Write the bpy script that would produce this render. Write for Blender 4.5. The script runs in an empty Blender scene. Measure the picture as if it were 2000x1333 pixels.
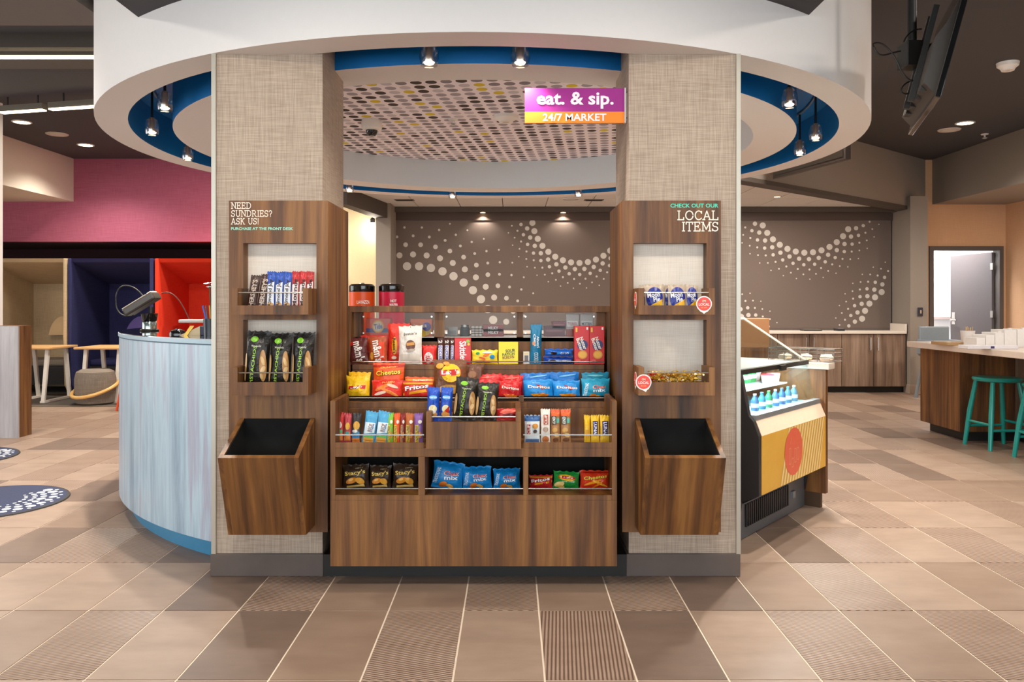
import bpy, math, random
from mathutils import Vector, Matrix
PI = math.pi
# ---------------------------------------------------------------- camera, world, large lights, exposure
F = 1555.6            # focal length in pixels of the 2000 px wide frame
H = 1.243             # eye height (m)
HY = 595.0            # horizon row
sc = bpy.context.scene
C = sc.collection
cam = bpy.data.cameras.new('camera'); cam.sensor_width = 36.0; cam.lens = F/2000*36
cam.shift_y = -(666.5-HY)/2000.0; cam.clip_end = 100
co = bpy.data.objects.new('camera', cam); C.objects.link(co)
co.location = (0, 0, H); co.rotation_euler = (PI/2, 0, 0); sc.camera = co
sc.view_settings.view_transform = 'Standard'; sc.view_settings.look = 'None'
sc.view_settings.gamma = 1.0; sc.view_settings.use_curve_mapping = False
sc.view_settings.exposure = 0.5
w = bpy.data.worlds.new('daylight'); sc.world = w; w.use_nodes = True
w.node_tree.nodes['Background'].inputs[0].default_value = (0.86, 0.93, 1.0, 1)
w.node_tree.nodes['Background'].inputs[1].default_value = 1.6
def lin(c):
    if isinstance(c, str): c = [int(c[i:i+2], 16) for i in (0, 2, 4)]
    r = [v/255.0 for v in c]
    return tuple(v/12.92 if v <= .04045 else ((v+.055)/1.055)**2.4 for v in r) + (1.0,)
def area(name, loc, rot, sx, sy, power, col=(1, 1, 1), shape='RECTANGLE', spread=PI):
    l = bpy.data.lights.new(name, 'AREA'); l.shape = shape; l.size = sx; l.size_y = sy; l.energy = power; l.color = col; l.spread = spread
    o = bpy.data.objects.new(name, l); C.objects.link(o); o.location = loc; o.rotation_euler = rot
    return o
# daylight through the glazed shop front behind the camera
area('window_daylight', (-1.0, -3.6, 1.7), (PI/2, 0, 0), 12, 2.5, 168, (.95, .97, 1.0))
area('side_area_light', (-8.4, 4.5, 1.6), (PI/2, 0, -PI/2), 5, 2.2, 95, (.95, .97, 1.0))  # unseen area light in front of the solid left wall, no window there
# area lights added at the ceilings to light the room, with no fixtures
WARM = (1.0, .91, .80)
for n, (x, y, z, p) in enumerate([(-1.2, 2.3, 2.66, 17), (.9, 2.3, 2.66, 17), (-.2, .6, 2.66, 12), (3.2, 2.4, 3.33, 30), (4.6, 4.6, 3.33, 42),
                     (-3.6, 2.6, 3.33, 30), (-4.6, 6.9, 3.23, 55), (2.9, 7.6, 3.33, 34), (.1, 9.6, 2.64, 40), (3.4, 10.4, 2.6, 34), (6.5, 8.6, 2.68, 40), (-3.6, 9.6, 3.33, 42)]):
    area('ceiling_fill_light', (x, y, z), (0, 0, 0), .35, .35, p, WARM, 'DISK')

# ---------------------------------------------------------------- helpers
def X(px, d): return (px-1000.0)*d/F
def Z(py, d): return H-(py-HY)*d/F
MATS = {}
def node_mat(name):
    m = bpy.data.materials.new(name); m.use_nodes = True
    nt = m.node_tree; return m, nt, nt.nodes['Principled BSDF']
def N(nt, t, **k):
    n = nt.nodes.new(t)
    for a, v in k.items(): setattr(n, a, v)
    return n
def pm(col, rough=.5, metal=0.0, var=.06, bump=0.0, scale=40.0, emit=0.0, spec=None, alpha=None, trans=0.0, coat=0.0):
    key = (str(col), rough, metal, var, bump, scale, emit, alpha, trans, coat)
    if key in MATS: return MATS[key]
    m, nt, b = node_mat('paint_%d' % len(MATS)); L = nt.links
    c = lin(col)
    tc = N(nt, 'ShaderNodeTexCoord'); nz = N(nt, 'ShaderNodeTexNoise'); nz.inputs['Scale'].default_value = scale; nz.inputs['Detail'].default_value = 3
    L.new(tc.outputs['Object'], nz.inputs['Vector'])
    mx = N(nt, 'ShaderNodeMix', data_type='RGBA')
    mx.inputs[6].default_value = tuple(max(0, v*(1-var)) for v in c[:3])+(1,); mx.inputs[7].default_value = tuple(min(1, v*(1+var)) for v in c[:3])+(1,)
    L.new(nz.outputs[0], mx.inputs[0]); L.new(mx.outputs[2], b.inputs['Base Color'])
    b.inputs['Roughness'].default_value = rough; b.inputs['Metallic'].default_value = metal
    if bump:
        bp = N(nt, 'ShaderNodeBump'); bp.inputs['Strength'].default_value = bump; bp.inputs['Distance'].default_value = .01
        L.new(nz.outputs[0], bp.inputs['Height']); L.new(bp.outputs[0], b.inputs['Normal'])
    if emit:
        b.inputs['Emission Color'].default_value = c; b.inputs['Emission Strength'].default_value = emit
    if trans: b.inputs['Transmission Weight'].default_value = trans
    if alpha is not None: b.inputs['Alpha'].default_value = alpha
    if coat: b.inputs['Coat Weight'].default_value = coat
    MATS[key] = m; return m
def ramp(nt, stops, interp='LINEAR'):
    r = N(nt, 'ShaderNodeValToRGB'); cr = r.color_ramp; cr.interpolation = interp
    while len(cr.elements) < len(stops): cr.elements.new(.5)
    for e, (p, c) in zip(cr.elements, stops): e.position = p; e.color = lin(c)
    return r
def streak_mat(name, stops, sc3, rough=.5, det=5, sc2=None, bump=.05):
    m, nt, b = node_mat(name); L = nt.links
    g = N(nt, 'ShaderNodeNewGeometry'); mp = N(nt, 'ShaderNodeMapping'); mp.inputs['Scale'].default_value = sc3
    L.new(g.outputs['Position'], mp.inputs[0])
    n1 = N(nt, 'ShaderNodeTexNoise'); n1.inputs['Scale'].default_value = 1; n1.inputs['Detail'].default_value = det; n1.inputs['Roughness'].default_value = .65; n1.inputs['Distortion'].default_value = .35
    L.new(mp.outputs[0], n1.inputs['Vector'])
    r = ramp(nt, stops); L.new(n1.outputs[0], r.inputs[0]); L.new(r.outputs[0], b.inputs['Base Color'])
    b.inputs['Roughness'].default_value = rough
    bp = N(nt, 'ShaderNodeBump'); bp.inputs['Strength'].default_value = bump; bp.inputs['Distance'].default_value = .004
    L.new(n1.outputs[0], bp.inputs['Height']); L.new(bp.outputs[0], b.inputs['Normal'])
    return m
WOOD = streak_mat('walnut_laminate', [(.28, '321c09'), (.45, '5f3a19'), (.55, '794e23'), (.72, '996a36')], (13, 13, .7))
WOOD_BIN = streak_mat('walnut_laminate_bin', [(.28, '321c09'), (.45, '5f3a19'), (.55, '794e23'), (.72, '996a36')], (13, 1.5, .7))
WOOD_GREY = streak_mat('grey_walnut_laminate', [(.28, '5c4638'), (.45, '7b6352'), (.6, '947c69'), (.75, 'a8917d')], (14, 14, .7))
BLUEWOOD = streak_mat('blue_washed_wood', [(.25, '6b8299'), (.40, '97afc1'), (.52, 'b0c9d7'), (.62, 'a2a6b9'), (.75, 'c0d2dd')], (9, 9, .6), rough=.35)
GREYWOOD = streak_mat('grey_washed_wood', [(.25, '7d7a80'), (.5, 'a9a5a8'), (.75, 'c2c0c2')], (12, 12, .8))
def linen_mat(name, a, b_, s=1.0):
    m, nt, b = node_mat(name); L = nt.links
    g = N(nt, 'ShaderNodeNewGeometry'); outs = []
    for s3 in ((7*s, 7*s, 260*s), (260*s, 260*s, 6*s)):
        mp = N(nt, 'ShaderNodeMapping'); mp.inputs['Scale'].default_value = s3; L.new(g.outputs['Position'], mp.inputs[0])
        nz = N(nt, 'ShaderNodeTexNoise'); nz.inputs['Scale'].default_value = 1; nz.inputs['Detail'].default_value = 2; L.new(mp.outputs[0], nz.inputs['Vector']); outs.append(nz)
    ad = N(nt, 'ShaderNodeMath', operation='ADD'); L.new(outs[0].outputs[0], ad.inputs[0]); L.new(outs[1].outputs[0], ad.inputs[1])
    hf = N(nt, 'ShaderNodeMath', operation='MULTIPLY'); hf.inputs[1].default_value = .5; L.new(ad.outputs[0], hf.inputs[0])
    r = ramp(nt, [(.36, a), (.64, b_)]); L.new(hf.outputs[0], r.inputs[0]); L.new(r.outputs[0], b.inputs['Base Color'])
    b.inputs['Roughness'].default_value = .85
    bp = N(nt, 'ShaderNodeBump'); bp.inputs['Strength'].default_value = .25; bp.inputs['Distance'].default_value = .002
    L.new(hf.outputs[0], bp.inputs['Height']); L.new(bp.outputs[0], b.inputs['Normal'])
    return m
LINEN = linen_mat('woven_linen_wallcovering', '9a8877', 'bfae9d', 1.5)
LINEN_PALE = linen_mat('pale_woven_wallcovering', 'dccfbf', 'ebe2d6', 1.5)
CREAMFELT = linen_mat('beige_felt', 'b09a7a', 'c8b08c', 1.2)
NAVYFELT = linen_mat('navy_felt', '1d1e48', '2b2d60', 1.2)
ORANGEFELT = linen_mat('orange_felt', 'd42c0e', 'e83e18', 1.2)
GREYFELT = linen_mat('grey_felt', '6d6257', '8b8074', .8)
MAGENTA = linen_mat('magenta_wallcovering', '9e4f65', 'b06078', .9)
PEACH = linen_mat('peach_wallcovering', 'cfa27a', 'd8ad86', 1.2)
def tile_mat(name, a, b_, rib=None):
    m, nt, b = node_mat(name); L = nt.links
    g = N(nt, 'ShaderNodeNewGeometry'); mp = N(nt, 'ShaderNodeMapping'); mp.inputs['Scale'].default_value = (2.2, 5.0, 1); L.new(g.outputs['Position'], mp.inputs[0])
    nz = N(nt, 'ShaderNodeTexNoise'); nz.inputs['Scale'].default_value = 1.6; nz.inputs['Detail'].default_value = 6; nz.inputs['Roughness'].default_value = .6
    L.new(mp.outputs[0], nz.inputs['Vector'])
    r = ramp(nt, [(.3, a), (.7, b_)]); L.new(nz.outputs[0], r.inputs[0])
    b.inputs['Roughness'].default_value = .42
    col = r.outputs[0]
    if rib is not None:
        mp2 = N(nt, 'ShaderNodeMapping'); mp2.inputs['Rotation'].default_value = (0, 0, rib); L.new(g.outputs['Position'], mp2.inputs[0])
        wv = N(nt, 'ShaderNodeTexWave'); wv.inputs['Scale'].default_value = 22.0; wv.inputs['Distortion'].default_value = .25; L.new(mp2.outputs[0], wv.inputs['Vector'])
        r2 = ramp(nt, [(.2, '6b4d3c'), (.65, 'ffffff')]); L.new(wv.outputs[0], r2.inputs[0])
        mx = N(nt, 'ShaderNodeMix', data_type='RGBA', blend_type='MULTIPLY'); mx.inputs[0].default_value = .75
        L.new(col, mx.inputs[6]); L.new(r2.outputs[0], mx.inputs[7]); col = mx.outputs[2]
        bp = N(nt, 'ShaderNodeBump'); bp.inputs['Strength'].default_value = .5; bp.inputs['Distance'].default_value = .004
        L.new(wv.outputs[0], bp.inputs['Height']); L.new(bp.outputs[0], b.inputs['Normal'])
    L.new(col, b.inputs['Base Color']); return m
TILES = [tile_mat('tile_light', '917b6b', 'a38c7b'), tile_mat('tile_mid', '836c5c', '937c6b'), tile_mat('tile_dark', '6b584c', '7b675a'),
         tile_mat('tile_rib_cross', '9c8371', 'ac9483', PI/2-.35), tile_mat('tile_rib_long', '9c8371', 'ac9483', .06), tile_mat('tile_rib_diag', '9c8371', 'ac9483', PI/2+.4)]
WHITE = pm('e4e1df', .7, var=.02); WHITE_GLOSS = pm('eeebe6', .3, var=.02)
CEIL_DARK = pm('434245', .85, var=.05); TAUPE = pm('8f857b', .8, var=.03); TAUPE_DARK = pm('4f4741', .7, var=.04)
BLUE = pm('006fb4', .45, var=.04); BLACK = pm('14120f', .5, var=.1); BLACK_GLOSS = pm('0c0c0d', .12, var=.1, coat=.5)
STEEL = pm('c9c8c4', .25, 1.0, var=.03); STEEL_DARK = pm('55585c', .35, 1.0, var=.05); ALU = pm('b7b1a4', .4, .7, var=.03)
SLATE = pm('5e524c', .5, var=.12, scale=18); CREAM = pm('ddd3c2', .7, var=.03)
def clear_mat(name, tint=(1, 1, 1), a=.12, rough=.03):
    m = bpy.data.materials.new(name); m.use_nodes = True; nt = m.node_tree
    for n in list(nt.nodes): nt.nodes.remove(n)
    o = N(nt, 'ShaderNodeOutputMaterial'); t = N(nt, 'ShaderNodeBsdfTransparent'); g = N(nt, 'ShaderNodeBsdfGlossy'); mx = N(nt, 'ShaderNodeMixShader')
    t.inputs[0].default_value = tint+(1,); g.inputs['Roughness'].default_value = rough
    fr = N(nt, 'ShaderNodeLayerWeight'); pw = N(nt, 'ShaderNodeMath', operation='POWER'); pw.inputs[1].default_value = 4.0; nt.links.new(fr.outputs['Facing'], pw.inputs[0])
    mu = N(nt, 'ShaderNodeMath', operation='MULTIPLY_ADD'); mu.inputs[1].default_value = .5; mu.inputs[2].default_value = a*.3; nt.links.new(pw.outputs[0], mu.inputs[0])
    nt.links.new(mu.outputs[0], mx.inputs[0]); nt.links.new(t.outputs[0], mx.inputs[1]); nt.links.new(g.outputs[0], mx.inputs[2]); nt.links.new(mx.outputs[0], o.inputs[0])
    return m
ACRYLIC = clear_mat('clear_acrylic', (.98, .99, .99), .03); GLASS = clear_mat('case_glass', (.95, .98, .98), .06); LAMPGLASS = clear_mat('lamp_glass', (.86, .88, .9), .9, .12)

class MB:
    def __init__(s): s.v = []; s.f = []; s.m = []; s.mats = []; s.smooth = False
    def mi(s, mat):
        if mat is None: return 0
        if mat not in s.mats: s.mats.append(mat)
        return s.mats.index(mat)
    def add(s, vs, fs, mat=None):
        o = len(s.v); k = s.mi(mat); s.v += [tuple(v) for v in vs]
        for f in fs: s.f.append(tuple(o+i for i in f)); s.m.append(k)
        return s
    def box(s, x0, x1, y0, y1, z0, z1, mat=None):
        if x0 > x1: x0, x1 = x1, x0
        return s.add([(x0, y0, z0), (x1, y0, z0), (x1, y1, z0), (x0, y1, z0), (x0, y0, z1), (x1, y0, z1), (x1, y1, z1), (x0, y1, z1)],
                     [(0, 3, 2, 1), (4, 5, 6, 7), (0, 1, 5, 4), (1, 2, 6, 5), (2, 3, 7, 6), (3, 0, 4, 7)], mat)
    def prism(s, poly, a0, a1, axis='z', mat=None):
        n = len(poly)
        def P(p, a): return {'z': (p[0], p[1], a), 'x': (a, p[0], p[1]), 'y': (p[0], a, p[1])}[axis]
        return s.add([P(p, a0) for p in poly]+[P(p, a1) for p in poly],
                     [tuple(range(n))[::-1], tuple(range(n, 2*n))]+[(i, (i+1) % n, n+(i+1) % n, n+i) for i in range(n)], mat)
    def lathe(s, prof, seg=24, c=(0, 0, 0), mat=None, a0=0, a1=2*PI):
        full = abs(a1-a0-2*PI) < 1e-6; cols = seg if full else seg+1; n = len(prof); vs = []
        for i in range(cols):
            a = a0+(a1-a0)*i/seg
            for r, z in prof: vs.append((c[0]+r*math.cos(a), c[1]+r*math.sin(a), c[2]+z))
        fs = []
        for i in range(seg):
            j = (i+1) % cols
            for k in range(n-1): fs.append((i*n+k, j*n+k, j*n+k+1, i*n+k+1))
        s.smooth = True
        return s.add(vs, fs, mat)
    def tube(s, pts, r, seg=8, mat=None, closed=False):
        pts = [Vector(p) for p in pts]; n = len(pts); vs = []; up = Vector((0, 0, 1))
        for i, p in enumerate(pts):
            t = (pts[(i+1) % n]-pts[i-1]) if closed else (pts[min(i+1, n-1)]-pts[max(i-1, 0)])
            t.normalize(); a = t.cross(up)
            if a.length < 1e-3: a = t.cross(Vector((1, 0, 0)))
            a.normalize(); b = t.cross(a); rr = r[i] if isinstance(r, (list, tuple)) else r
            for k in range(seg): vs.append(p+a*rr*math.cos(2*PI*k/seg)+b*rr*math.sin(2*PI*k/seg))
        fs = []
        for i in range(n if closed else n-1):
            j = (i+1) % n
            for k in range(seg): fs.append((i*seg+k, j*seg+k, j*seg+(k+1) % seg, i*seg+(k+1) % seg))
        if not closed: fs += [tuple(range(seg)), tuple(range((n-1)*seg, n*seg))[::-1]]
        s.smooth = True
        return s.add(vs, fs, mat)
    def disc(s, c, r, nrm='z', seg=20, mat=None, ry=None):
        ry = ry or r; vs = []
        for k in range(seg):
            a = 2*PI*k/seg; u, v = r*math.cos(a), ry*math.sin(a)
            vs.append({'z': (c[0]+u, c[1]+v, c[2]), 'y': (c[0]+u, c[1], c[2]+v), 'x': (c[0], c[1]+u, c[2]+v)}[nrm])
        return s.add(vs, [tuple(range(seg))], mat)
    def build(s, name, mat=None, parent=None, loc=None, local=False, bev=0.0):
        """World coordinates unless local; with a parent they are taken relative to the parent's (unrotated) place."""
        off = Vector((0, 0, 0))
        if not local:
            p = parent
            while p is not None: off += p.location; p = p.parent
            if loc is not None and parent is None: off = Vector(loc)
        me = bpy.data.meshes.new(name); me.from_pydata([tuple(Vector(v)-off) for v in s.v], [], s.f)
        for m in (s.mats or [mat]): me.materials.append(m)
        if s.mats: me.polygons.foreach_set('material_index', s.m)
        me.update()
        if s.smooth: me.shade_smooth(); me.set_sharp_from_angle(angle=math.radians(35))
        o = bpy.data.objects.new(name, me); C.objects.link(o); o.parent = parent
        if loc is not None: o.location = loc
        if bev:
            b = o.modifiers.new('edge', 'BEVEL'); b.width = bev; b.segments = 2; b.limit_method = 'ANGLE'
        return o
def tag(o, label=None, cat=None, group=None, kind=None):
    for k, v in (('label', label), ('category', cat), ('group', group), ('kind', kind)):
        if v: o[k] = v
    return o
def thing(name, label, cat, loc=(0, 0, 0), rz=0, group=None, kind=None):
    o = bpy.data.objects.new(name, None); C.objects.link(o); o.location = loc; o.rotation_euler = (0, 0, rz)
    o.empty_display_size = .05
    return tag(o, label, cat, group, kind)
def dup(o, parent=None):
    c = o.copy(); C.objects.link(c)
    if parent is not None: c.parent = parent
    for ch in list(o.children): dup(ch, c)
    return c
def bx(name, mat, parent, *a, bev=0.0, local=False): return MB().box(*a).build(name, mat, parent, local=local, bev=bev)
def struct(o, label=None): return tag(o, label, None, None, 'structure')

# ---------------------------------------------------------------- lettering
_TX = {}
def text_geo(s, bold=0.0):
    bold = min(bold, .026)
    if (s, bold) in _TX: return _TX[(s, bold)]
    cu = bpy.data.curves.new('t', 'FONT'); cu.body = s; cu.offset = bold; cu.resolution_u = 2; cu.size = 1
    ob = bpy.data.objects.new('t', cu); me = bpy.data.meshes.new_from_object(ob)
    vs = [(v.co.x, v.co.y) for v in me.vertices]; fs = [tuple(p.vertices) for p in me.polygons]
    x0 = min(v[0] for v in vs); x1 = max(v[0] for v in vs); y0 = min(v[1] for v in vs); y1 = max(v[1] for v in vs)
    vs = [(x-(x0+x1)/2, y-(y0+y1)/2) for x, y in vs]
    bpy.data.objects.remove(ob); bpy.data.curves.remove(cu); bpy.data.meshes.remove(me)
    _TX[(s, bold)] = (vs, fs, x1-x0, y1-y0); return _TX[(s, bold)]
def arcp(cx, cy, rx, ry, a0, a1, n=10):
    return [(cx+rx*math.cos(math.radians(a0+(a1-a0)*i/n)), cy+ry*math.sin(math.radians(a0+(a1-a0)*i/n))) for i in range(n+1)]
GL = {  # thin slab-serif capitals: (advance, strokes, serif points)
 'N': (.95, [[(.14, 0), (.14, 1), (.8, .02), (.8, 1)]], [(.14, 0), (.08, 1), (.8, 1)]),
 'E': (.8, [[(.14, 0), (.14, 1)], [(.0, 1), (.66, 1), (.66, .8)], [(0, 0), (.7, 0), (.7, .22)], [(.14, .52), (.5, .52)], [(.5, .41), (.5, .63)]], []),
 'D': (.92, [[(.14, 0), (.14, 1)], [(.0, 1), (.38, 1)]+arcp(.38, .5, .44, .5, 90, -90)+[(0, 0)]], []),
 'S': (.76, [arcp(.35, .745, .27, .255, 20, 270)+arcp(.35, .25, .3, .25, 90, -160)], [], [[(.62, .98), (.62, .76)], [(.04, .02), (.04, .24)]]),
 'U': (.92, [[(.13, 1), (.13, .34)]+arcp(.44, .34, .31, .34, 180, 360)+[(.75, 1)]], [(.13, 1), (.75, 1)]),
 'R': (.9, [[(.14, 0), (.14, 1)], [(0, 1), (.42, 1)]+arcp(.42, .74, .26, .26, 90, -90)+[(.14, .48)], [(.42, .48), (.74, 0), (.86, 0)]], [(.14, 0)]),
 'I': (.38, [[(.19, 0), (.19, 1)]], [(.19, 0), (.19, 1)]),
 '?': (.62, [arcp(.28, .74, .24, .26, 170, -60)+[(.28, .42), (.28, .26)], [(.28, .0), (.28, .1)]], []),
 'A': (.92, [[(.08, 0), (.43, 1), (.8, 0)], [(.2, .34), (.68, .34)]], [(.08, 0), (.8, 0)]),
 'K': (.92, [[(.14, 0), (.14, 1)], [(.7, 1), (.14, .4)], [(.33, .58), (.76, 0)]], [(.14, 0), (.14, 1), (.7, 1), (.76, 0)]),
 '!': (.3, [[(.14, .26), (.14, 1)], [(.14, 0), (.14, .1)]], []),
 'L': (.78, [[(.14, 0), (.14, 1)], [(0, 0), (.68, 0), (.68, .24)]], [(.14, 1)]),
 'O': (.98, [arcp(.46, .5, .42, .5, 0, 360, 24)], []),
 'C': (.86, [arcp(.45, .5, .4, .5, 40, 320, 18)], [], [[(.78, .98), (.78, .72)]]),
 'T': (.8, [[(.38, 0), (.38, 1)], [(.02, .78), (.02, 1), (.74, 1), (.74, .78)]], [(.38, 0)]),
 'M': (1.1, [[(.14, 0), (.14, 1), (.52, .2), (.92, 1), (.92, 0)]], [(.14, 0), (.08, 1), (.97, 1), (.92, 0)]),
 ' ': (.45, [], [])}
def slab_geo(s, th=.125):
    vs, fs, x = [], [], 0.0
    def seg(p, q, t):
        dx, dy = q[0]-p[0], q[1]-p[1]; l = math.hypot(dx, dy) or 1; dx /= l; dy /= l
        e = t*.35; p = (p[0]-dx*e, p[1]-dy*e); q = (q[0]+dx*e, q[1]+dy*e); nx, ny = -dy*t/2, dx*t/2; o = len(vs)
        vs.extend([(p[0]+nx+x, p[1]+ny), (q[0]+nx+x, q[1]+ny), (q[0]-nx+x, q[1]-ny), (p[0]-nx+x, p[1]-ny)]); fs.append((o+3, o+2, o+1, o))
    for ch in s:
        g = GL[ch]
        for st in g[1]+(g[3] if len(g) > 3 else []):
            for p, q in zip(st, st[1:]): seg(p, q, th)
        for p in g[2]: seg((p[0]-.14, p[1]), (p[0]+.14, p[1]), th*.85)
        x += g[0]+.1
    x -= .1
    return [(a-x/2, b-.5) for a, b in vs], fs, x, 1.0
def sign_text(mb, s, xc, y, zc, width=None, height=None, mat=None, bold=.0, slab=False, align='c', lift=.001):
    vs, fs, tw, th = slab_geo(s) if slab else text_geo(s, bold)
    k = (width/tw) if width else height/th; ky = (height/th) if height else k
    if align == 'l': xc += tw*k/2
    if align == 'r': xc -= tw*k/2
    mb.add([(xc+a*k, y-lift-(4e-5*(i//4 % 23) if slab else 0), zc+b*ky) for i, (a, b) in enumerate(vs)], fs, mat)

# ---------------------------------------------------------------- floor: individual tiles on a grout bed
TW, TD, GX, GY = .3048, .5975, X(786, 1933.6/531), 1933.6/(1193.3-HY)
fl = MB().box(-9, 9, -4, 13.2, -.12, -.0025).build('floor', pm('ecdcc8', .8, var=.03)); struct(fl)
rnd = random.Random(7)
cells = []
for j in range(-12, 16):
    for i in range(-29, 30):
        cx, cy = GX+(i+.5)*TW, GY+(j+.5)*TD
        if not (-8.9 < cx < 8.9 and -3.9 < cy < 12.6): continue
        if cy > 9.55 and cx < -2.3: continue
        vis = 2.3 < cy < 11.2 and abs(cx) < .70*cy+.35
        cells.append((0 if vis else 1, cy, cx, i, j))
cells.sort(); 
def tile_kind(i, j):
    r = random.Random(i*131+j*7919+5); v = r.random()
    if j == -1:   # the row nearest the camera
        m = {-6: 0, -5: 1, -4: 3, -3: 0, -2: 2, -1: 1, 0: 3, 1: 0, 2: 4, 3: 2, 4: 0, 5: 5, 6: 1, 7: 5, 8: 0}.get(i)
        if m is not None: return m
    if j == 0:
        m = {-5: 0, -4: 0, -3: 2, -2: 5, -1: 1, 0: 1, 1: 3, 2: 1, 3: 3, 4: 2, 5: 1, 6: 5, 7: 0, 8: 1, 9: 5}.get(i)
        if m is not None: return m
    return 0 if v < .40 else 1 if v < .60 else 2 if v < .76 else 3 if v < .86 else 4 if v < .90 else 5
tmesh = {}
def tile_data(k):
    if k not in tmesh:
        g = .0035; o = MB().box(-TW/2+g, TW/2-g, -TD/2+g, TD/2-g, -.01, 0).build('tile', TILES[k]); tmesh[k] = o.data; bpy.data.objects.remove(o)
    return tmesh[k]
rest = MB()
for n, (v, cy, cx, i, j) in enumerate(cells):
    k = tile_kind(i, j)
    if n < 300:
        o = bpy.data.objects.new('tile', tile_data(k)); C.objects.link(o); o.parent = fl; o.location = (cx, cy, 0)
    else:
        g = .0035; rest.box(cx-TW/2+g, cx+TW/2-g, cy-TD/2+g, cy+TD/2-g, -.01, 0, TILES[k])
tag(rest.build('far_tiles', None, fl), kind='stuff')
CARPET = pm('4b443c', .95, var=.35, bump=.6, scale=60)
struct(MB().box(-9, -2.25, 9.75, 13.1, -.02, .006).build('floor_carpet', CARPET))
struct(MB().box(-9, -2.25, 9.66, 9.75, -.02, .009).build('trim_1', pm('6b5f50', .6, .2)))

# ---------------------------------------------------------------- shell
CZ = 3.35
struct(MB().box(-9, 9, -4, 13.2, CZ, CZ+.1).build('ceiling', CEIL_DARK))
struct(MB().box(-1.858, 1.465, -4, 4.4, 2.672, 2.80).box(-1.858, 1.465, -4, -3.9, 2.8, CZ).build('ceiling_lower', CEIL_DARK))
wl = MB().box(-9.1, -9, -4, 13.2, 0, CZ).build('wall_left', CREAM); struct(wl)
struct(MB().box(-9, 9, 13.1, 13.2, 0, CZ).build('wall_back', pm('3a1c22', .9)))  # dark maroon puts the booth recess shade into the wall colour
# glazed front behind the camera
wf = MB()
for x in (-9, -6, -3, 0, 3, 6, 8.9): wf.box(x, x+.1, -4.0, -3.88, 0, CZ)
wf.box(-9, 9, -4, -3.88, 0, .35).box(-9, 9, -4, -3.88, 2.95, CZ)
struct(wf.build('wall_front', TAUPE_DARK)); struct(MB().box(-9, 9, -3.95, -3.94, .35, 2.95).build('window_1', GLASS))
# right wall and its soffit
struct(MB().box(7.19, 7.3, -4, 11.7, 0, CZ).build('wall_right', PEACH))
struct(MB().box(6.12, 7.19, 5.0, 11.6, 2.70, CZ).build('ceiling_soffit_right', TAUPE))
# door wall with opening
DW = 11.6
dl, dr, dt = X(1822, DW), X(1950, DW), 2.03
struct(MB().box(5.75, dl-.06, DW, DW+.12, 0, CZ).box(dr+.06, 7.19, DW, DW+.12, 0, CZ).box(dl-.06, dr+.06, DW, DW+.12, dt+.06, CZ).build('wall_door_side', PEACH))
door = thing('door_1', None, None, (dl, DW, 0)); struct(door, 'dark grey door standing open in its frame on the peach wall')
FR = pm('57504c', .5)
MB().box(dl-.06, dl, DW-.03, DW+.13, 0, dt+.06).box(dr, dr+.06, DW-.03, DW+.13, 0, dt+.06).box(dl, dr, DW-.03, DW+.13, dt, dt+.06).build('door_frame', FR, door)
lf = thing('door_leaf', None, None); lf.parent = door; lf.location = (dr-dl-.035, .10, 0); lf.rotation_euler = (0, 0, math.radians(-81.5))
MB().box(-.88, 0, 0, .045, .01, dt-.02).build('leaf_panel', pm('6a6465', .5), lf, local=True, bev=.003)
MB().tube([(-.81, -.05, 1.0), (-.68, -.05, 1.0)], .011).tube([(-.81, 0, 1.0), (-.81, -.05, 1.0)], .02).build('door_handle', STEEL, lf, local=True)
MB().box(-.845, -.775, -.004, 0, .93, 1.12).build('lock_plate', STEEL, lf, local=True)
for z in (.3, 1.05, 1.75): MB().box(-.02, .03, -.012, .03, z, z+.1).build('hinge', STEEL, lf, local=True)
struct(MB().box(5.3, 8.8, 13.0, 13.05, 0, CZ).build('wall_room_beyond', pm('f2f4f6', .8)))
area('room_beyond_light', (6.6, 12.4, 2.9), (0, 0, 0), 1.2, .8, 110, (.95, .97, 1.0))
struct(MB().box(X(1820, 12.9), X(1870, 12.9), 12.94, 13.0, 1.0, 1.04).build('trim_chair_rail', pm('b9a9a4', .6)))
sw = thing('light_switch', 'small dark switch plate on the post beside the open door', 'switch', (5.68, 11.085, 1.14)); MB().box(-.035, .035, -.012, 0, -.06, .06).build('plate', pm('22283a', .4), sw, local=True, bev=.003); MB().box(-.01, .01, -.02, -.012, -.025, .025).build('toggle', STEEL, sw, local=True)

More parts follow.
